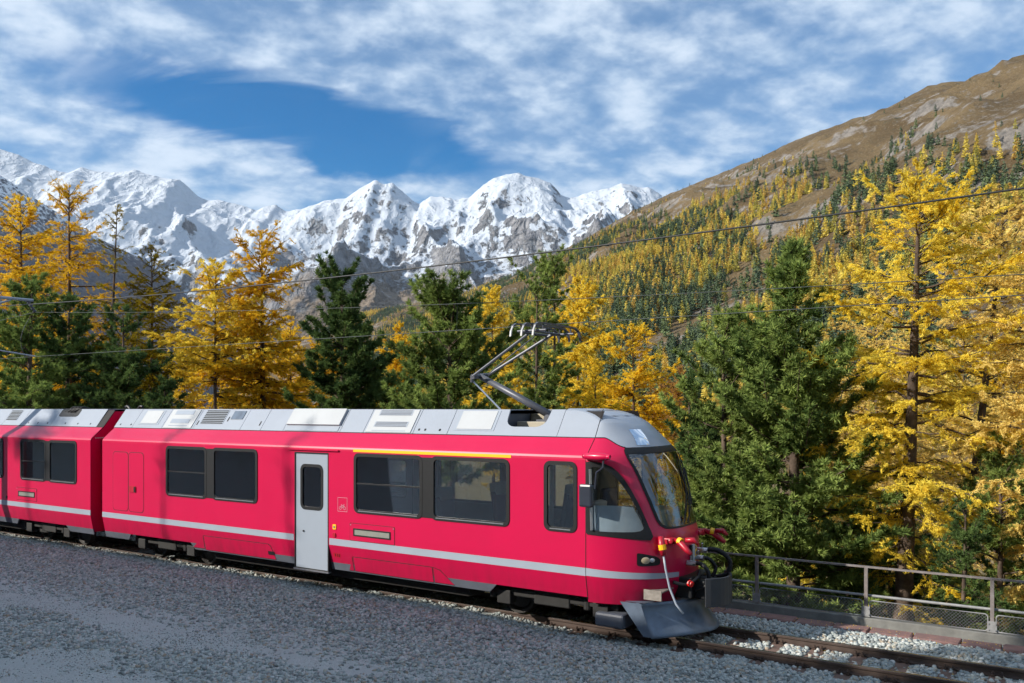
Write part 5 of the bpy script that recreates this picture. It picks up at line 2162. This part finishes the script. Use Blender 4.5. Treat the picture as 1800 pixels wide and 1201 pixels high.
def spec_tree(kind, px_, tip, Y, prof_px, leafk, label, seed, lean_px=0, **kw):
    """one tree: px_/tip give where its tip stands from the viewpoint at distance Y; prof_px are crown half widths in the same units"""
    X = (px_ - lean_px - 900) / 1500 * Y
    k = Y / 1500
    zt = EYE + (718 - tip) * k
    zbase = gz(X, Y) - 0.15
    h = zt - zbase
    prof = []
    for yy, hw in prof_px:
        zf = ((EYE + (718 - yy) * k) - zbase) / h
        prof.append((zf, hw * k * (1.18 if kind == 'larch' else 1.12)))
    prof = sorted(prof)
    prof = [(-0.01, prof[0][1] * 0.8)] + prof + [(1.0, 0.10)]
    fn = larch if kind == 'larch' else pine
    if px_ < 1180:
        kw['lo'] = max(kw.get('lo', 0.1), min(0.55, (1.6 - zbase) / h))
    kw['per_m'] = max(kw.get('per_m', 0), 14.5 if kind == 'larch' else 14.0) if 'thin' not in kw else kw['thin']
    kw.pop('thin', None)
    kw.setdefault('lean', (lean_px * k, 0))
    d = fn(seed, h, prof, **kw)
    q_ = h / max(h, float(d[1][0][:, 2].max()))
    d[0][0][:, 2] *= q_
    d[1][0][:, 2] *= q_
    o = put_tree('larch_tree' if kind == 'larch' else 'pine_tree', d, X, Y, LM[leafk], BARK2 if leafk in ('amber', 'gold') else BARK, label,
                 'autumn larches behind the railway' if kind == 'larch' else 'dark stone pines behind the railway')
    TREES[(kind, px_)] = o
    return o


# left of the picture, behind the second car
spec_tree('larch', 42, 338, 34, [(720, 75), (560, 85), (450, 62), (390, 40), (355, 16)], 'gold', 'bright orange-gold larch, leftmost of the tall trees above the second railcar', 11, r0=0.15, leaf=0.10)
spec_tree('larch', 128, 313, 32, [(700, 60), (600, 75), (500, 72), (420, 62), (360, 42), (330, 14)], 'amber', 'tall thin-crowned amber larch with a dark bare trunk among the leftmost trees', 12, r0=0.16, leaf=0.085, fill=0.9, thin=8)
spec_tree('larch', 202, 358, 30, [(720, 22), (600, 30), (480, 34), (420, 24), (375, 10)], 'olive', 'very slender olive larch with a leaning bare trunk', 13, lean_px=30, r0=0.11, leaf=0.08, fill=0.9, thin=7.5)
spec_tree('larch', 262, 422, 33, [(720, 60), (600, 62), (520, 48), (460, 30), (435, 12)], 'olive', 'olive-green larch between the slender larch and the bright yellow pair', 14, r0=0.13, leaf=0.085)
spec_tree('pine', 48, 470, 28, [(720, 85), (640, 75), (560, 55), (500, 28)], 'pine', 'bushy green pine at the picture edge above the second railcar', 15, r0=0.14, width=0.034, blade=0.16)
spec_tree('pine', 118, 505, 29.5, [(720, 65), (620, 55), (545, 32)], 'dark', 'dark green pine in front of the amber larch trunk', 16, r0=0.12, width=0.034, blade=0.16)
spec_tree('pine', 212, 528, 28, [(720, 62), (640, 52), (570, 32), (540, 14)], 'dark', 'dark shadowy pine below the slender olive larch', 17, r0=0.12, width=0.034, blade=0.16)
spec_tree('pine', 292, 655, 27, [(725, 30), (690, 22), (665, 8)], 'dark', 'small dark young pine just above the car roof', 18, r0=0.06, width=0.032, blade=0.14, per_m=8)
spec_tree('larch', 382, 452, 32, [(720, 95), (620, 88), (560, 70), (500, 42), (470, 16)], 'yellow', 'bright lemon-yellow larch with low sweeping branches', 19, r0=0.12, leaf=0.10, fill=1.1)
spec_tree('larch', 466, 388, 33, [(720, 100), (620, 95), (540, 85), (470, 62), (420, 34), (400, 12)], 'amber', 'large amber larch with a stout dark trunk next to the lemon-yellow one', 20, r0=0.20, leaf=0.095, fill=1.15)
spec_tree('larch', 556, 585, 40, [(720, 70), (650, 52), (605, 22)], 'gold', 'low golden larch half hidden behind the dark columnar pine', 21, r0=0.10, leaf=0.12)
spec_tree('pine', 606, 443, 31, [(720, 92), (660, 88), (610, 60), (560, 50), (520, 44), (480, 40), (455, 26)], 'dark', 'dark columnar stone pine rising against the snow', 22, r0=0.20, width=0.042, blade=0.18, dens=1.25)
spec_tree('larch', 700, 562, 58, [(720, 46), (640, 34), (590, 16)], 'gold', 'small orange larch seen between two pines', 23, r0=0.12, leaf=0.15)
spec_tree('pine', 796, 476, 26, [(735, 128), (660, 112), (600, 74), (540, 58), (500, 36)], 'pine', 'broad mid-green pine just beyond the roof, with the pantograph before its edge', 24, r0=0.17, width=0.038, blade=0.17, dens=1.15)
spec_tree('larch', 868, 498, 46, [(720, 50), (620, 48), (550, 34), (515, 14)], 'yellow', 'yellow larch standing behind the knee of the pantograph', 25, r0=0.14, leaf=0.13, fill=1.2)
spec_tree('pine', 945, 448, 36, [(720, 70), (640, 48), (560, 56), (500, 48), (465, 30)], 'fresh', 'open light-green pine with a pale visible trunk behind the pantograph', 26, r0=0.15, width=0.040, blade=0.17, dens=0.75, thin=6.5)
spec_tree('pine', 972, 428, 37, [(720, 40), (600, 34), (520, 36), (470, 34), (440, 20)], 'fresh', 'taller light-green pine close beside the open pale-trunked one', 27, r0=0.14, width=0.040, blade=0.17, dens=0.75, thin=6.5)
spec_tree('larch', 1012, 478, 43, [(720, 62), (620, 58), (560, 42), (510, 20)], 'yellow', 'slim lemon larch behind the collector head of the pantograph', 28, r0=0.14, leaf=0.125, fill=1.2)
spec_tree('larch', 1046, 622, 28, [(740, 62), (690, 46), (650, 20)], 'gold', 'small golden larch low above the cab roof', 29, r0=0.09, leaf=0.085)
spec_tree('larch', 1118, 556, 32, [(760, 85), (680, 80), (630, 62), (585, 32)], 'gold', 'rounded golden-orange larch with a forked trunk beyond the cab', 30, r0=0.13, leaf=0.095)
spec_tree('larch', 1192, 640, 52, [(800, 40), (720, 36), (665, 14)], 'rust', 'thin rusty larch in the gap beside the cab', 31, r0=0.10, leaf=0.11, fill=0.6)
spec_tree('larch', 1165, 660, 60, [(800, 45), (730, 36), (685, 14)], 'rust', 'far rust-brown larch right behind the nose of the train', 32, r0=0.10, leaf=0.12, fill=0.6)
spec_tree('pine', 1216, 640, 24, [(1000, 60), (880, 46), (760, 32), (690, 22)], 'dark', 'narrow dark pine between the train nose and the big green pine', 33, r0=0.10, width=0.03, blade=0.15)
# right of the picture, behind the railing
spec_tree('pine', 1392, 412, 21, [(1040, 135), (900, 155), (800, 142), (700, 118), (620, 86), (540, 54), (470, 28), (435, 12)], 'pine', 'biggest green stone pine, full crown behind the railing', 34, r0=0.19, width=0.040, blade=0.165, per_m=20, dens=1.2, lo=0.10, per=9)
spec_tree('pine', 1278, 530, 22.5, [(1040, 80), (900, 95), (780, 85), (680, 66), (600, 46), (550, 24)], 'fresh', 'lighter green pine leaning out beside the biggest pine, nearer the train', 35, r0=0.13, width=0.032, blade=0.16, per_m=13)
spec_tree('larch', 1622, 288, 20, [(1000, 90), (860, 120), (740, 150), (620, 158), (520, 150), (440, 125), (380, 88), (330, 48), (300, 16)], 'yellow', 'tallest bright yellow larch behind the railing, with long bare lower boughs', 36, lean_px=45, r0=0.24, leaf=0.074, fill=1.4, dens=1.25, per_m=13, lo=0.16, bare=0.25, lowthin=0.62)
spec_tree('larch', 1762, 345, 22, [(980, 70), (860, 95), (740, 120), (620, 125), (520, 105), (430, 70), (370, 28)], 'pale', 'pale gold larch with a leaning trunk next to the tallest yellow larch', 37, lean_px=95, r0=0.19, leaf=0.076, fill=1.2, dens=1.1, per_m=11.5, lo=0.18, bare=0.2, lowthin=0.5)
spec_tree('larch', 1846, 375, 18.5, [(980, 80), (800, 120), (640, 125), (520, 95), (430, 52)], 'pale', 'pale gold larch cut by the picture edge beyond the leaning one', 38, r0=0.15, leaf=0.08, fill=1.2, per_m=11, lo=0.2, bare=0.15)
spec_tree('larch', 1545, 470, 30, [(1000, 60), (850, 85), (700, 90), (600, 70), (520, 36)], 'pale', 'thin pale larch seen through the lower boughs of the tallest larch', 39, r0=0.13, leaf=0.085, fill=0.7, per_m=6)
spec_tree('larch', 1690, 560, 29, [(1000, 70), (850, 85), (740, 78), (640, 40)], 'pale', 'faint golden larch between the two large right-hand larches', 40, r0=0.11, leaf=0.085, fill=0.7, per_m=6)
spec_tree('pine', 1752, 752, 19, [(1080, 110), (980, 95), (880, 66), (810, 36), (775, 16)], 'pine', 'young mid-green pine below the pale gold larches near the railing end', 41, r0=0.09, width=0.022, blade=0.12, per_m=11, dens=1.1)
spec_tree('pine', 1690, 872, 17.6, [(1080, 70), (1000, 56), (930, 34), (890, 14)], 'dark', 'short dark pine close behind the railing, foremost of the small pines', 42, r0=0.06, width=0.020, blade=0.11, per_m=13, dens=1.2)
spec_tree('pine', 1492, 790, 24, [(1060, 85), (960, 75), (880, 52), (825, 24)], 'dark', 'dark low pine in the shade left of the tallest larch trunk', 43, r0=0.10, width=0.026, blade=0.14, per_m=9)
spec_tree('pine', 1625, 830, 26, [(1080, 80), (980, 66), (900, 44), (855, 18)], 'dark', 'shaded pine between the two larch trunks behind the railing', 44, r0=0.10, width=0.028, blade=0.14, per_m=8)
spec_tree('larch', 1415, 800, 27, [(1080, 75), (980, 62), (900, 44), (840, 18)], 'yellow', 'low yellow larch glowing under the biggest pine', 45, r0=0.07, leaf=0.08, per_m=8)


# farther trees that close the gaps between the front ones
for i_, (kd, x_, tip_, Y_, hw_, lf_, lab) in enumerate((
        ('pine', 8, 560, 40, 70, 'dark', 'dark pine filling the corner behind the leftmost pine'),
        ('pine', 165, 590, 38, 60, 'dark', 'dark pine glimpsed between the amber and the slender larch'),
        ('larch', 88, 480, 44, 62, 'gold', 'golden larch deep behind the leftmost pair of larches'),
        ('larch', 232, 520, 42, 58, 'olive', 'olive larch half hidden behind the slender one'),
        ('pine', 265, 600, 36, 55, 'dark', 'dark pine under the olive-green larch'),
        ('larch', 325, 590, 40, 60, 'yellow', 'yellow larch peeping out beside the lemon-yellow one'),
        ('larch', 425, 520, 42, 70, 'gold', 'golden larch closing the gap inside the bright pair'),
        ('larch', 515, 560, 38, 60, 'gold', 'gold larch to the train-side of the large amber larch'),
        ('larch', 650, 640, 44, 50, 'gold', 'low gold larch at the foot of the columnar pine'),
        ('pine', 668, 640, 34, 45, 'pine', 'low green pine between the columnar and the broad pine'),
        ('larch', 905, 600, 48, 55, 'yellow', 'yellow larch behind the raised lower arm of the pantograph'),
        ('larch', 1075, 660, 44, 46, 'yellow', 'pale yellow larch behind the rounded golden one'),
        ('pine', 1240, 700, 30, 60, 'dark', 'dark pine deep behind the two green pines'),
        ('pine', 1330, 740, 28, 80, 'dark', 'dark pine hidden in the heart of the green pair'),
        ('larch', 1460, 620, 34, 70, 'pale', 'pale larch showing at the edge of the biggest pine'),
        ('larch', 1590, 640, 36, 80, 'pale', 'pale larch far behind the tallest larch trunk'),
        ('larch', 1780, 620, 32, 80, 'gold', 'gold larch behind the young pine near the railing end'),
        ('pine', 1560, 900, 22, 60, 'dark', 'low dark pine at the foot of the tallest larch'),
        ('pine', 1790, 880, 24, 60, 'dark', 'dark low pine at the corner behind the railing'))):
    src = {'larch': {'gold': ('larch', 42), 'olive': ('larch', 262), 'yellow': ('larch', 868), 'pale': ('larch', 1545)}, 'pine': {'dark': ('pine', 606), 'pine': ('pine', 796)}}[kd][lf_]
    if i_ in (11, 2, 16):
        src = ('larch', 1118)
    if kd == 'pine' and x_ > 1500:
        src = ('pine', 1492)
    X_ = (x_ - 900) / 1500 * Y_
    zt = EYE + (718 - tip_) / 1500 * Y_
    zg = gz(X_, Y_) - 0.15
    so_ = TREES[src]
    hs_ = max(v.co.z for v in so_.children[0].data.vertices)
    o_ = copy_tree(so_)
    o_.location = (X_, Y_, zg)
    sc_ = (zt - zg) / hs_
    wd_ = sc_ * (1.0 + 0.15 * math.sin(i_ * 2.3))
    o_.scale = (wd_, wd_, sc_)
    o_.rotation_euler = (0, 0, 1.1 + i_ * 2.4)
    tag(o_, lab, 'tree')

# trees on the bank behind the viewer: they shade the yard and show in the train windows
def reuse(src, X, Y, sc, rz, label):
    o = copy_tree(TREES[src])
    o.location = (X, Y, gz(X, Y) - 0.2)
    o.rotation_euler = (0, 0, rz)
    o.scale = (sc, sc, sc)
    tag(o, label, 'tree', 'trees on the bank beside the yard')
    return o


for i, (src, t_, w_, sc) in enumerate(SHADE):
    p_ = TW(t_, w_)
    o_ = reuse(src, p_.x, p_.y, sc, 1.3 * i + 0.4, 'tree on the grassy bank across the yard from the train')
    if w_ > 10:
        tag(o_, 'tree behind the railing just beyond the picture edge', 'tree', 'trees beyond the picture edge')

def scatter(name, pts, size, label, seed, coll=None, cat='gravel', tilt=0.5, rz=None):
    """one object whose points carry stones: rotation and size per point"""
    rng = np.random.default_rng(seed)
    me = bpy.data.meshes.new(name)
    me.vertices.add(len(pts))
    me.vertices.foreach_set('co', np.asarray(pts, np.float32).ravel())
    a = me.attributes.new('size', 'FLOAT', 'POINT')
    a.data.foreach_set('value', size.astype(np.float32))
    r_ = me.attributes.new('turn', 'FLOAT_VECTOR', 'POINT')
    rot = np.stack([rng.normal(0, tilt, len(pts)), rng.normal(0, tilt, len(pts)), rng.random(len(pts)) * 6.28], -1)
    r_.data.foreach_set('vector', rot.astype(np.float32).ravel())
    o = link(name, me, None, (0, 0, 0), (0, 0, -TH if rz is None else rz))
    ng = bpy.data.node_groups.new(name, 'GeometryNodeTree')
    ng.interface.new_socket('Geometry', in_out='INPUT', socket_type='NodeSocketGeometry')
    ng.interface.new_socket('Geometry', in_out='OUTPUT', socket_type='NodeSocketGeometry')
    N, L = ng.nodes, ng.links
    gi, go = N.new('NodeGroupInput'), N.new('NodeGroupOutput')
    ci = N.new('GeometryNodeCollectionInfo')
    ci.inputs['Collection'].default_value = coll or stone_col
    ci.inputs['Separate Children'].default_value = True
    ci.inputs['Reset Children'].default_value = True
    ip_ = N.new('GeometryNodeInstanceOnPoints')
    ip_.inputs['Pick Instance'].default_value = True
    na = N.new('GeometryNodeInputNamedAttribute')
    na.data_type = 'FLOAT'
    na.inputs['Name'].default_value = 'size'
    nr_ = N.new('GeometryNodeInputNamedAttribute')
    nr_.data_type = 'FLOAT_VECTOR'
    nr_.inputs['Name'].default_value = 'turn'
    L.new(gi.outputs[0], ip_.inputs['Points'])
    L.new(ci.outputs[0], ip_.inputs['Instance'])
    L.new(na.outputs['Attribute'], ip_.inputs['Scale'])
    L.new(nr_.outputs['Attribute'], ip_.inputs['Rotation'])
    L.new(ip_.outputs[0], go.inputs[0])
    md = o.modifiers.new('stones', 'NODES')
    md.node_group = ng
    tag(o, label, cat, None, 'stuff')
    return o


# ------------------------------------------------------------------ trees on the far hillside
def far_tree(kind, seed, n):
    """a whole small tree as one mesh, height 1: ragged cone of leaf faces round a stem"""
    rng = np.random.default_rng(seed)
    z = 0.06 + 0.94 * rng.random(n) ** 1.25
    if kind == 'larch':
        rad = 0.20 * (1 - z) ** 0.72 + 0.012
    else:
        rad = 0.19 * np.clip(1.05 - z, 0, 1) ** 0.55
    a = rng.random(n) * 6.283
    rr = rad * np.sqrt(rng.uniform(0.15, 1.0, n)) * rng.uniform(0.8, 1.25, n)
    c = np.stack([rr * np.cos(a), rr * np.sin(a), z], -1)
    u = unit(rng.normal(0, 1, (n, 3)) * [1, 1, 0.5] + np.stack([np.cos(a), np.sin(a), -0.3 + 0 * a], -1) * 0.8)
    v = unit(np.cross(u, rng.normal(0, 1, (n, 3))))
    s1 = (0.085 * rng.uniform(0.6, 1.3, n))[:, None] * (1.15 - 0.6 * z)[:, None]
    V = np.stack([c - u * s1, c + v * s1 * 0.55, c + u * s1, c - v * s1 * 0.55], 1).reshape(-1, 3)
    F = np.arange(4 * n).reshape(n, 4)
    tv, tf = tubes(np.array([[[0, 0, -0.08], [0, 0, 0.5], [0, 0, 0.97]]]), np.array([[0.014, 0.010, 0.002]]), 4)
    V2 = np.concatenate([V, tv])
    F2 = np.concatenate([F, tf + len(V)])
    return V2, F2, np.concatenate([np.clip(rng.random(n), 0, 1), np.zeros(len(tf))])


def far_leaf(name, a, b, tr):
    m = leaf_mat(name, a, b, tr, 0.02, True)
    return m


FAR_L = [far_leaf('far_larch_gold', (0.56, 0.43, 0.07), (0.78, 0.64, 0.15), 0.4), far_leaf('far_larch_ochre', (0.48, 0.31, 0.07), (0.68, 0.49, 0.13), 0.4),
         far_leaf('far_larch_green', (0.32, 0.29, 0.07), (0.54, 0.48, 0.11), 0.4)]
FAR_P = [far_leaf('far_pine', (0.075, 0.11, 0.06), (0.17, 0.22, 0.10), 0.15), far_leaf('far_pine_blue', (0.055, 0.085, 0.06), (0.125, 0.17, 0.10), 0.15)]


def hillside_trees():
    nr, nc, _ = HILL.shape
    rng = np.random.default_rng(77)
    e1, e2 = HILL[1:, :-1] - HILL[:-1, :-1], HILL[:-1, 1:] - HILL[:-1, :-1]
    ar = np.linalg.norm(np.cross(e1, e2), axis=-1).ravel()
    N_ = 220000
    cell = rng.choice(len(ar), N_, p=ar / ar.sum())
    rI = cell // (nc - 1) + rng.random(N_)
    cI = cell % (nc - 1) + rng.random(N_)
    r0, c0 = rI.astype(int), cI.astype(int)
    fr, fc = (rI - r0)[:, None], (cI - c0)[:, None]
    P = (HILL[r0, c0] * (1 - fr) * (1 - fc) + HILL[r0 + 1, c0] * fr * (1 - fc) + HILL[r0, c0 + 1] * (1 - fr) * fc + HILL[r0 + 1, c0 + 1] * fr * fc)
    u = P[:, 0] / P[:, 1] * 1500 + 900
    v = 718 - (P[:, 2] - EYE) / P[:, 1] * 1500
    sky_y = np.interp(u, [p[0] for p in hr], [p[1] for p in hr])
    below = v - sky_y                         # how far under the crest, in the same units as above
    bare_w = np.interp(u, [600, 900, 1000, 1100, 1200, 1300, 1400, 1600, 1800, 2000], [0, 0, 0, 3, 16, 30, 42, 55, 75, 85])
    n1 = fbm(P[:, 0] / 160, P[:, 1] / 160, 4, 5)
    n2 = fbm(P[:, 0] / 60 + 3, P[:, 1] / 60, 3, 6)
    edge = below - bare_w + (n1 - 0.5) * 120
    dens = np.clip(edge / np.interp(u, [900, 1200, 1500], [40, 80, 190]), 0.012, 1)
    thin = np.interp(u, [900, 1150, 1300, 1500, 1800], [1, 1, 0.72, 0.5, 0.36])
    # a scree strip runs down without trees
    lx = 1465 - (v - 330) * 1.05
    strip = np.clip(np.abs(u - lx - (n1 - 0.5) * 90) / 34, 0, 1)
    dens = dens * thin * strip * np.clip((n2 - 0.30) * 4, 0.1, 1)
    dens = np.where((v > 780) | (u > 2150) | (u < 560), 0, dens)
    keep = rng.random(N_) < dens * 0.50
    # trees stand up to full density on the ground nearest the valley
    P, u, v, n1, edge = P[keep], u[keep], v[keep], n1[keep], edge[keep]
    n = len(P)
    h = rng.uniform(9.5, 19, n) * np.interp(edge, [-40, 10, 80], [0.35, 0.7, 1.0])
    n3 = fbm(P[:, 0] / 110 + 40, P[:, 1] / 110, 3, 15)
    lprob = np.clip(0.60 + (n3 - 0.5) * 2.6 - 0.55 * np.exp(-np.clip(edge, 0, None) / 38), 0.04, 0.95)
    islarch = rng.random(n) < lprob
    size = h / P[:, 1]
    shown = (v < 735) & (u > 640) & (u < 1830)
    big = np.argsort(-(size * shown))
    protos = {}
    for kind, mats_ in (('larch', FAR_L), ('pine', FAR_P)):
        L_ = []
        for k in range(5):
            V, F, t_ = far_tree(kind, 900 + k + (50 if kind == 'pine' else 0), 120)
            for m_ in mats_:
                L_.append(mesh_np('far_' + kind, V, F, m_, False, t_))
        protos[kind] = L_
    lim = {True: 150, False: 150}
    cnt = {True: 0, False: 0}
    rest = []
    for i in big:
        k = bool(islarch[i])
        if shown[i] and cnt[k] < lim[k]:
            cnt[k] += 1
            L_ = protos['larch' if k else 'pine']
            me = L_[rng.integers(len(L_))]
            o = link('hillside_larch' if k else 'hillside_pine', me, None, tuple(P[i] - [0, 0, 0.4]), (0, 0, rng.random() * 6.28))
            w_ = h[i] * rng.uniform(1.0, 1.4)
            o.scale = (w_, w_, h[i])
            tag(o, 'distant yellow larch in the wood on the far mountainside' if k else 'distant dark green pine in the wood on the far mountainside',
                'tree', 'larches on the far mountainside' if k else 'pines on the far mountainside')
        else:
            rest.append(i)
    for k, nm, mats_ in ((True, 'larch', FAR_L), (False, 'pine', FAR_P)):
        idx = np.array([i for i in rest if bool(islarch[i]) == k])
        col = bpy.data.collections.new('forest_shapes_' + nm)
        for me in protos[nm]:
            col.objects.link(bpy.data.objects.new('tree_shape', me))
        scatter('hillside_forest', P[idx] - [0, 0, 0.4], h[idx], ('golden larches' if k else 'dark pines') + ' of the wood that covers the far mountainside', 40 + k, col, 'forest', 0.03, 0.0)
    print('HILL TREES', n, cnt, len(rest))


hillside_trees()

# ------------------------------------------------------------------ undergrowth on the slope behind the railing
def undergrowth():
    rng = np.random.default_rng(5)
    n = 26000
    t = rng.uniform(-32, 16, n)
    w = 16.3 + rng.random(n) ** 1.4 * 22
    z = ground_z(t, w)
    c = fbm(t * 0.6, w * 0.6, 3, 50)
    keep = c > 0.42
    t, w, z, c = t[keep], w[keep], z[keep], c[keep]
    n = len(t)
    hh = rng.uniform(0.10, 0.42, n) * (0.5 + c)
    a = rng.random(n) * 6.28
    lx, ly = np.cos(a) * hh * 0.4, np.sin(a) * hh * 0.4
    wd = 0.02 + 0.03 * rng.random(n)
    B = np.stack([t, w, z - 0.02], -1)
    sd = np.stack([-np.sin(a), np.cos(a), 0 * a], -1) * wd[:, None]
    V = np.stack([B - sd, B + sd, B + np.stack([lx, ly, hh], -1)], 1).reshape(-1, 3)
    o = link('undergrowth', mesh_np('undergrowth', V, np.arange(3 * n).reshape(n, 3), leaf_mat('dry_grass', (0.10, 0.10, 0.02), (0.40, 0.30, 0.06), 0.3, 0.7), False, rng.random(n)), None, (0, 0, 0), (0, 0, -TH))
    tag(o, 'dry grass and low plants on the slope behind the railing', 'grass', None, 'stuff')


undergrowth()


# ------------------------------------------------------------------ ballast and gravel
def stone_mesh(seed):
    rng = np.random.default_rng(seed)
    V = np.array([(-1, -1, -1), (1, -1, -1), (1, 1, -1), (-1, 1, -1), (-1, -1, 1), (1, -1, 1), (1, 1, 1), (-1, 1, 1),
                  (0, -1.25, 0), (1.25, 0, 0), (0, 1.25, 0), (-1.25, 0, 0), (0, 0, 1.2), (0, 0, -1.2)], float)
    V = V * [0.42, 0.36, 0.26] * rng.uniform(0.65, 1.25, V.shape)
    q = [(0, 1, 5, 4, 8), (1, 2, 6, 5, 9), (2, 3, 7, 6, 10), (3, 0, 4, 7, 11), (4, 5, 6, 7, 12), (3, 2, 1, 0, 13)]
    F = []
    for a, b, c, d, m in q:
        F += [(a, b, m), (b, c, m), (c, d, m), (d, a, m)]
    return V, np.array(F)


def stone_mat():
    m = bpy.data.materials.new('ballast_stone')
    nt, N, L, b = nodes_of(m)
    oi = N.new('ShaderNodeObjectInfo')
    cr = N.new('ShaderNodeValToRGB')
    e = cr.color_ramp.elements
    e[0].position, e[0].color = 0.0, (0.21, 0.228, 0.228, 1)
    e[1].position, e[1].color = 1.0, (0.60, 0.63, 0.62, 1)
    for p, c in ((0.3, (0.32, 0.36, 0.355, 1)), (0.55, (0.42, 0.465, 0.455, 1)), (0.72, (0.50, 0.525, 0.51, 1)), (0.84, (0.44, 0.42, 0.35, 1)), (0.90, (0.34, 0.27, 0.20, 1)), (0.94, (0.55, 0.54, 0.52, 1))):
        el = e.new(p)
        el.color = c
    L.new(oi.outputs['Random'], cr.inputs[0])
    tc = N.new('ShaderNodeTexCoord')
    n = N.new('ShaderNodeTexNoise')
    n.inputs['Scale'].default_value = 3.0
    n.inputs['Detail'].default_value = 5
    L.new(tc.outputs['Object'], n.inputs['Vector'])
    mx = N.new('ShaderNodeMix')
    mx.data_type = 'RGBA'
    mx.blend_type = 'MULTIPLY'
    mx.inputs['Factor'].default_value = 0.28
    L.new(cr.outputs[0], mx.inputs['A'])
    L.new(n.outputs[0], mx.inputs['B'])
    L.new(mx.outputs['Result'], b.inputs['Base Color'])
    b.inputs['Roughness'].default_value = 0.9
    return m


STM = stone_mat()
stone_col = bpy.data.collections.new('stone_shapes')
for k in range(7):
    V, F = stone_mesh(300 + k)
    so_ = bpy.data.objects.new('stone_shape', mesh_np('stone_shape', V, F, STM))
    stone_col.objects.link(so_)


def in_view(t, w, pad=0.06):
    X, Y = ST * w + CT * t, CT * w - ST * t
    u = X / np.maximum(Y, 0.1)
    v = (EYE + 0.1) / np.maximum(Y, 0.1)
    return (Y > 3) & (np.abs(u) < 0.6 + pad) & (v < 0.322 + pad)


def gravels():
    rng = np.random.default_rng(12)
    # ballast shoulder and between the rails
    n = 165000
    t = rng.uniform(-36, 10, n)
    w = rng.uniform(10.6, 15.3, n)
    keep = in_view(t, w)
    keep &= ~((np.abs(np.abs(w - W0) - 0.535) < 0.075))
    ph = (9.0 - t) / 0.62
    on_sl = (np.abs(ph - np.round(ph)) * 0.62 < 0.13) & (np.abs(w - W0) < 0.97)
    keep &= ~(on_sl & (rng.random(n) < 0.93))
    keep &= (w > 11.5) | (rng.random(n) < 0.9)
    hidden = (t < T0 + 1.0) & (w > 12.9)         # nothing to see under the cars
    keep &= ~(hidden & (rng.random(n) < 0.8))
    t, w = t[keep], w[keep]
    z = ground_z(t, w) + rng.uniform(-0.01, 0.03, len(t))
    sz = rng.uniform(0.040, 0.082, len(t))
    scatter('ballast', np.stack([t, w, z], -1), sz, 'coarse grey ballast stones along and between the rails', 3)
    # loose stone patches on the yard
    n = 170000
    t = rng.uniform(-36, 8, n)
    w = rng.uniform(4.6, 11.2, n)
    p = fbm(t * 0.32 + 3, w * 0.75 + 1, 4, 90)
    edge = np.clip((w - 9.2) / 1.6, 0, 1)
    dens = np.clip((p - 0.535) * 9, 0, 1) * 0.75 + edge
    keep = in_view(t, w) & (rng.random(n) < dens * 0.8)
    t, w = t[keep], w[keep]
    z = ground_z(t, w) + rng.uniform(-0.012, 0.014, len(t))
    scatter('loose_stones', np.stack([t, w, z], -1), rng.uniform(0.036, 0.080, len(t)), 'loose grey stones lying in patches over the yard', 4)
    # fine grit everywhere
    n = 150000
    t = rng.uniform(-36, 8, n)
    w = rng.uniform(4.6, 11.2, n)
    keep = in_view(t, w) & (rng.random(n) < np.clip((fbm(t * 0.5, w * 0.9, 3, 71) - 0.36) * 4, 0.35, 1))
    t, w = t[keep], w[keep]
    z = ground_z(t, w) + rng.uniform(-0.004, 0.004, len(t))
    scatter('grit', np.stack([t, w, z], -1), rng.uniform(0.010, 0.030, len(t)), 'fine dark grit covering the trodden yard', 5)
    print('STONES done')


gravels()


def litter():
    """yellow larch needles and twigs blown on to the edge stones and the ballast"""
    rng = np.random.default_rng(31)
    n = 1500
    t = rng.uniform(-8, 6, n)
    w = np.where(rng.random(n) < 0.6, rng.normal(15.45, 0.16, n), rng.uniform(6.5, 15.2, n))
    z = ground_z(t, w) + np.where(np.abs(w - 15.42) < 0.22, 0.062, 0.045)
    a = rng.random(n) * 6.28
    l_ = rng.uniform(0.012, 0.03, n)
    c = np.stack([t, w, z], -1)
    u = np.stack([np.cos(a), np.sin(a), rng.normal(0, 0.2, n)], -1) * l_[:, None]
    v = np.stack([-np.sin(a), np.cos(a), 0 * a], -1) * (l_ * 0.4)[:, None]
    V = np.stack([c - u, c + v, c + u], 1).reshape(-1, 3)
    o = link('fallen_needles', mesh_np('fallen_needles', V, np.arange(3 * n).reshape(n, 3), LM['gold'], False, rng.random(n)), None, (0, 0, 0), (0, 0, -TH))
    tag(o, 'scattered yellow larch needles on the edging stones and ballast', 'leaves', None, 'stuff')


litter()

# ------------------------------------------------------------------ thin mountain air
hz = MB()
hz.box(-17000, 17000, -17000, 17000, -60, 2440)
hm = bpy.data.materials.new('air')
nt, N, L, b_ = nodes_of(hm)
N.remove(b_)
pv = N.new('ShaderNodeVolumePrincipled')
pv.inputs['Color'].default_value = (0.72, 0.84, 1.0, 1)
pv.inputs['Density'].default_value = 1.6e-5
pv.inputs['Anisotropy'].default_value = 0.2
L.new(pv.outputs[0], N['Material Output'].inputs['Volume'])
ho = hz.build('haze', hm)
tag(ho, 'thin blue mountain haze over the whole valley', 'haze', None, 'stuff')
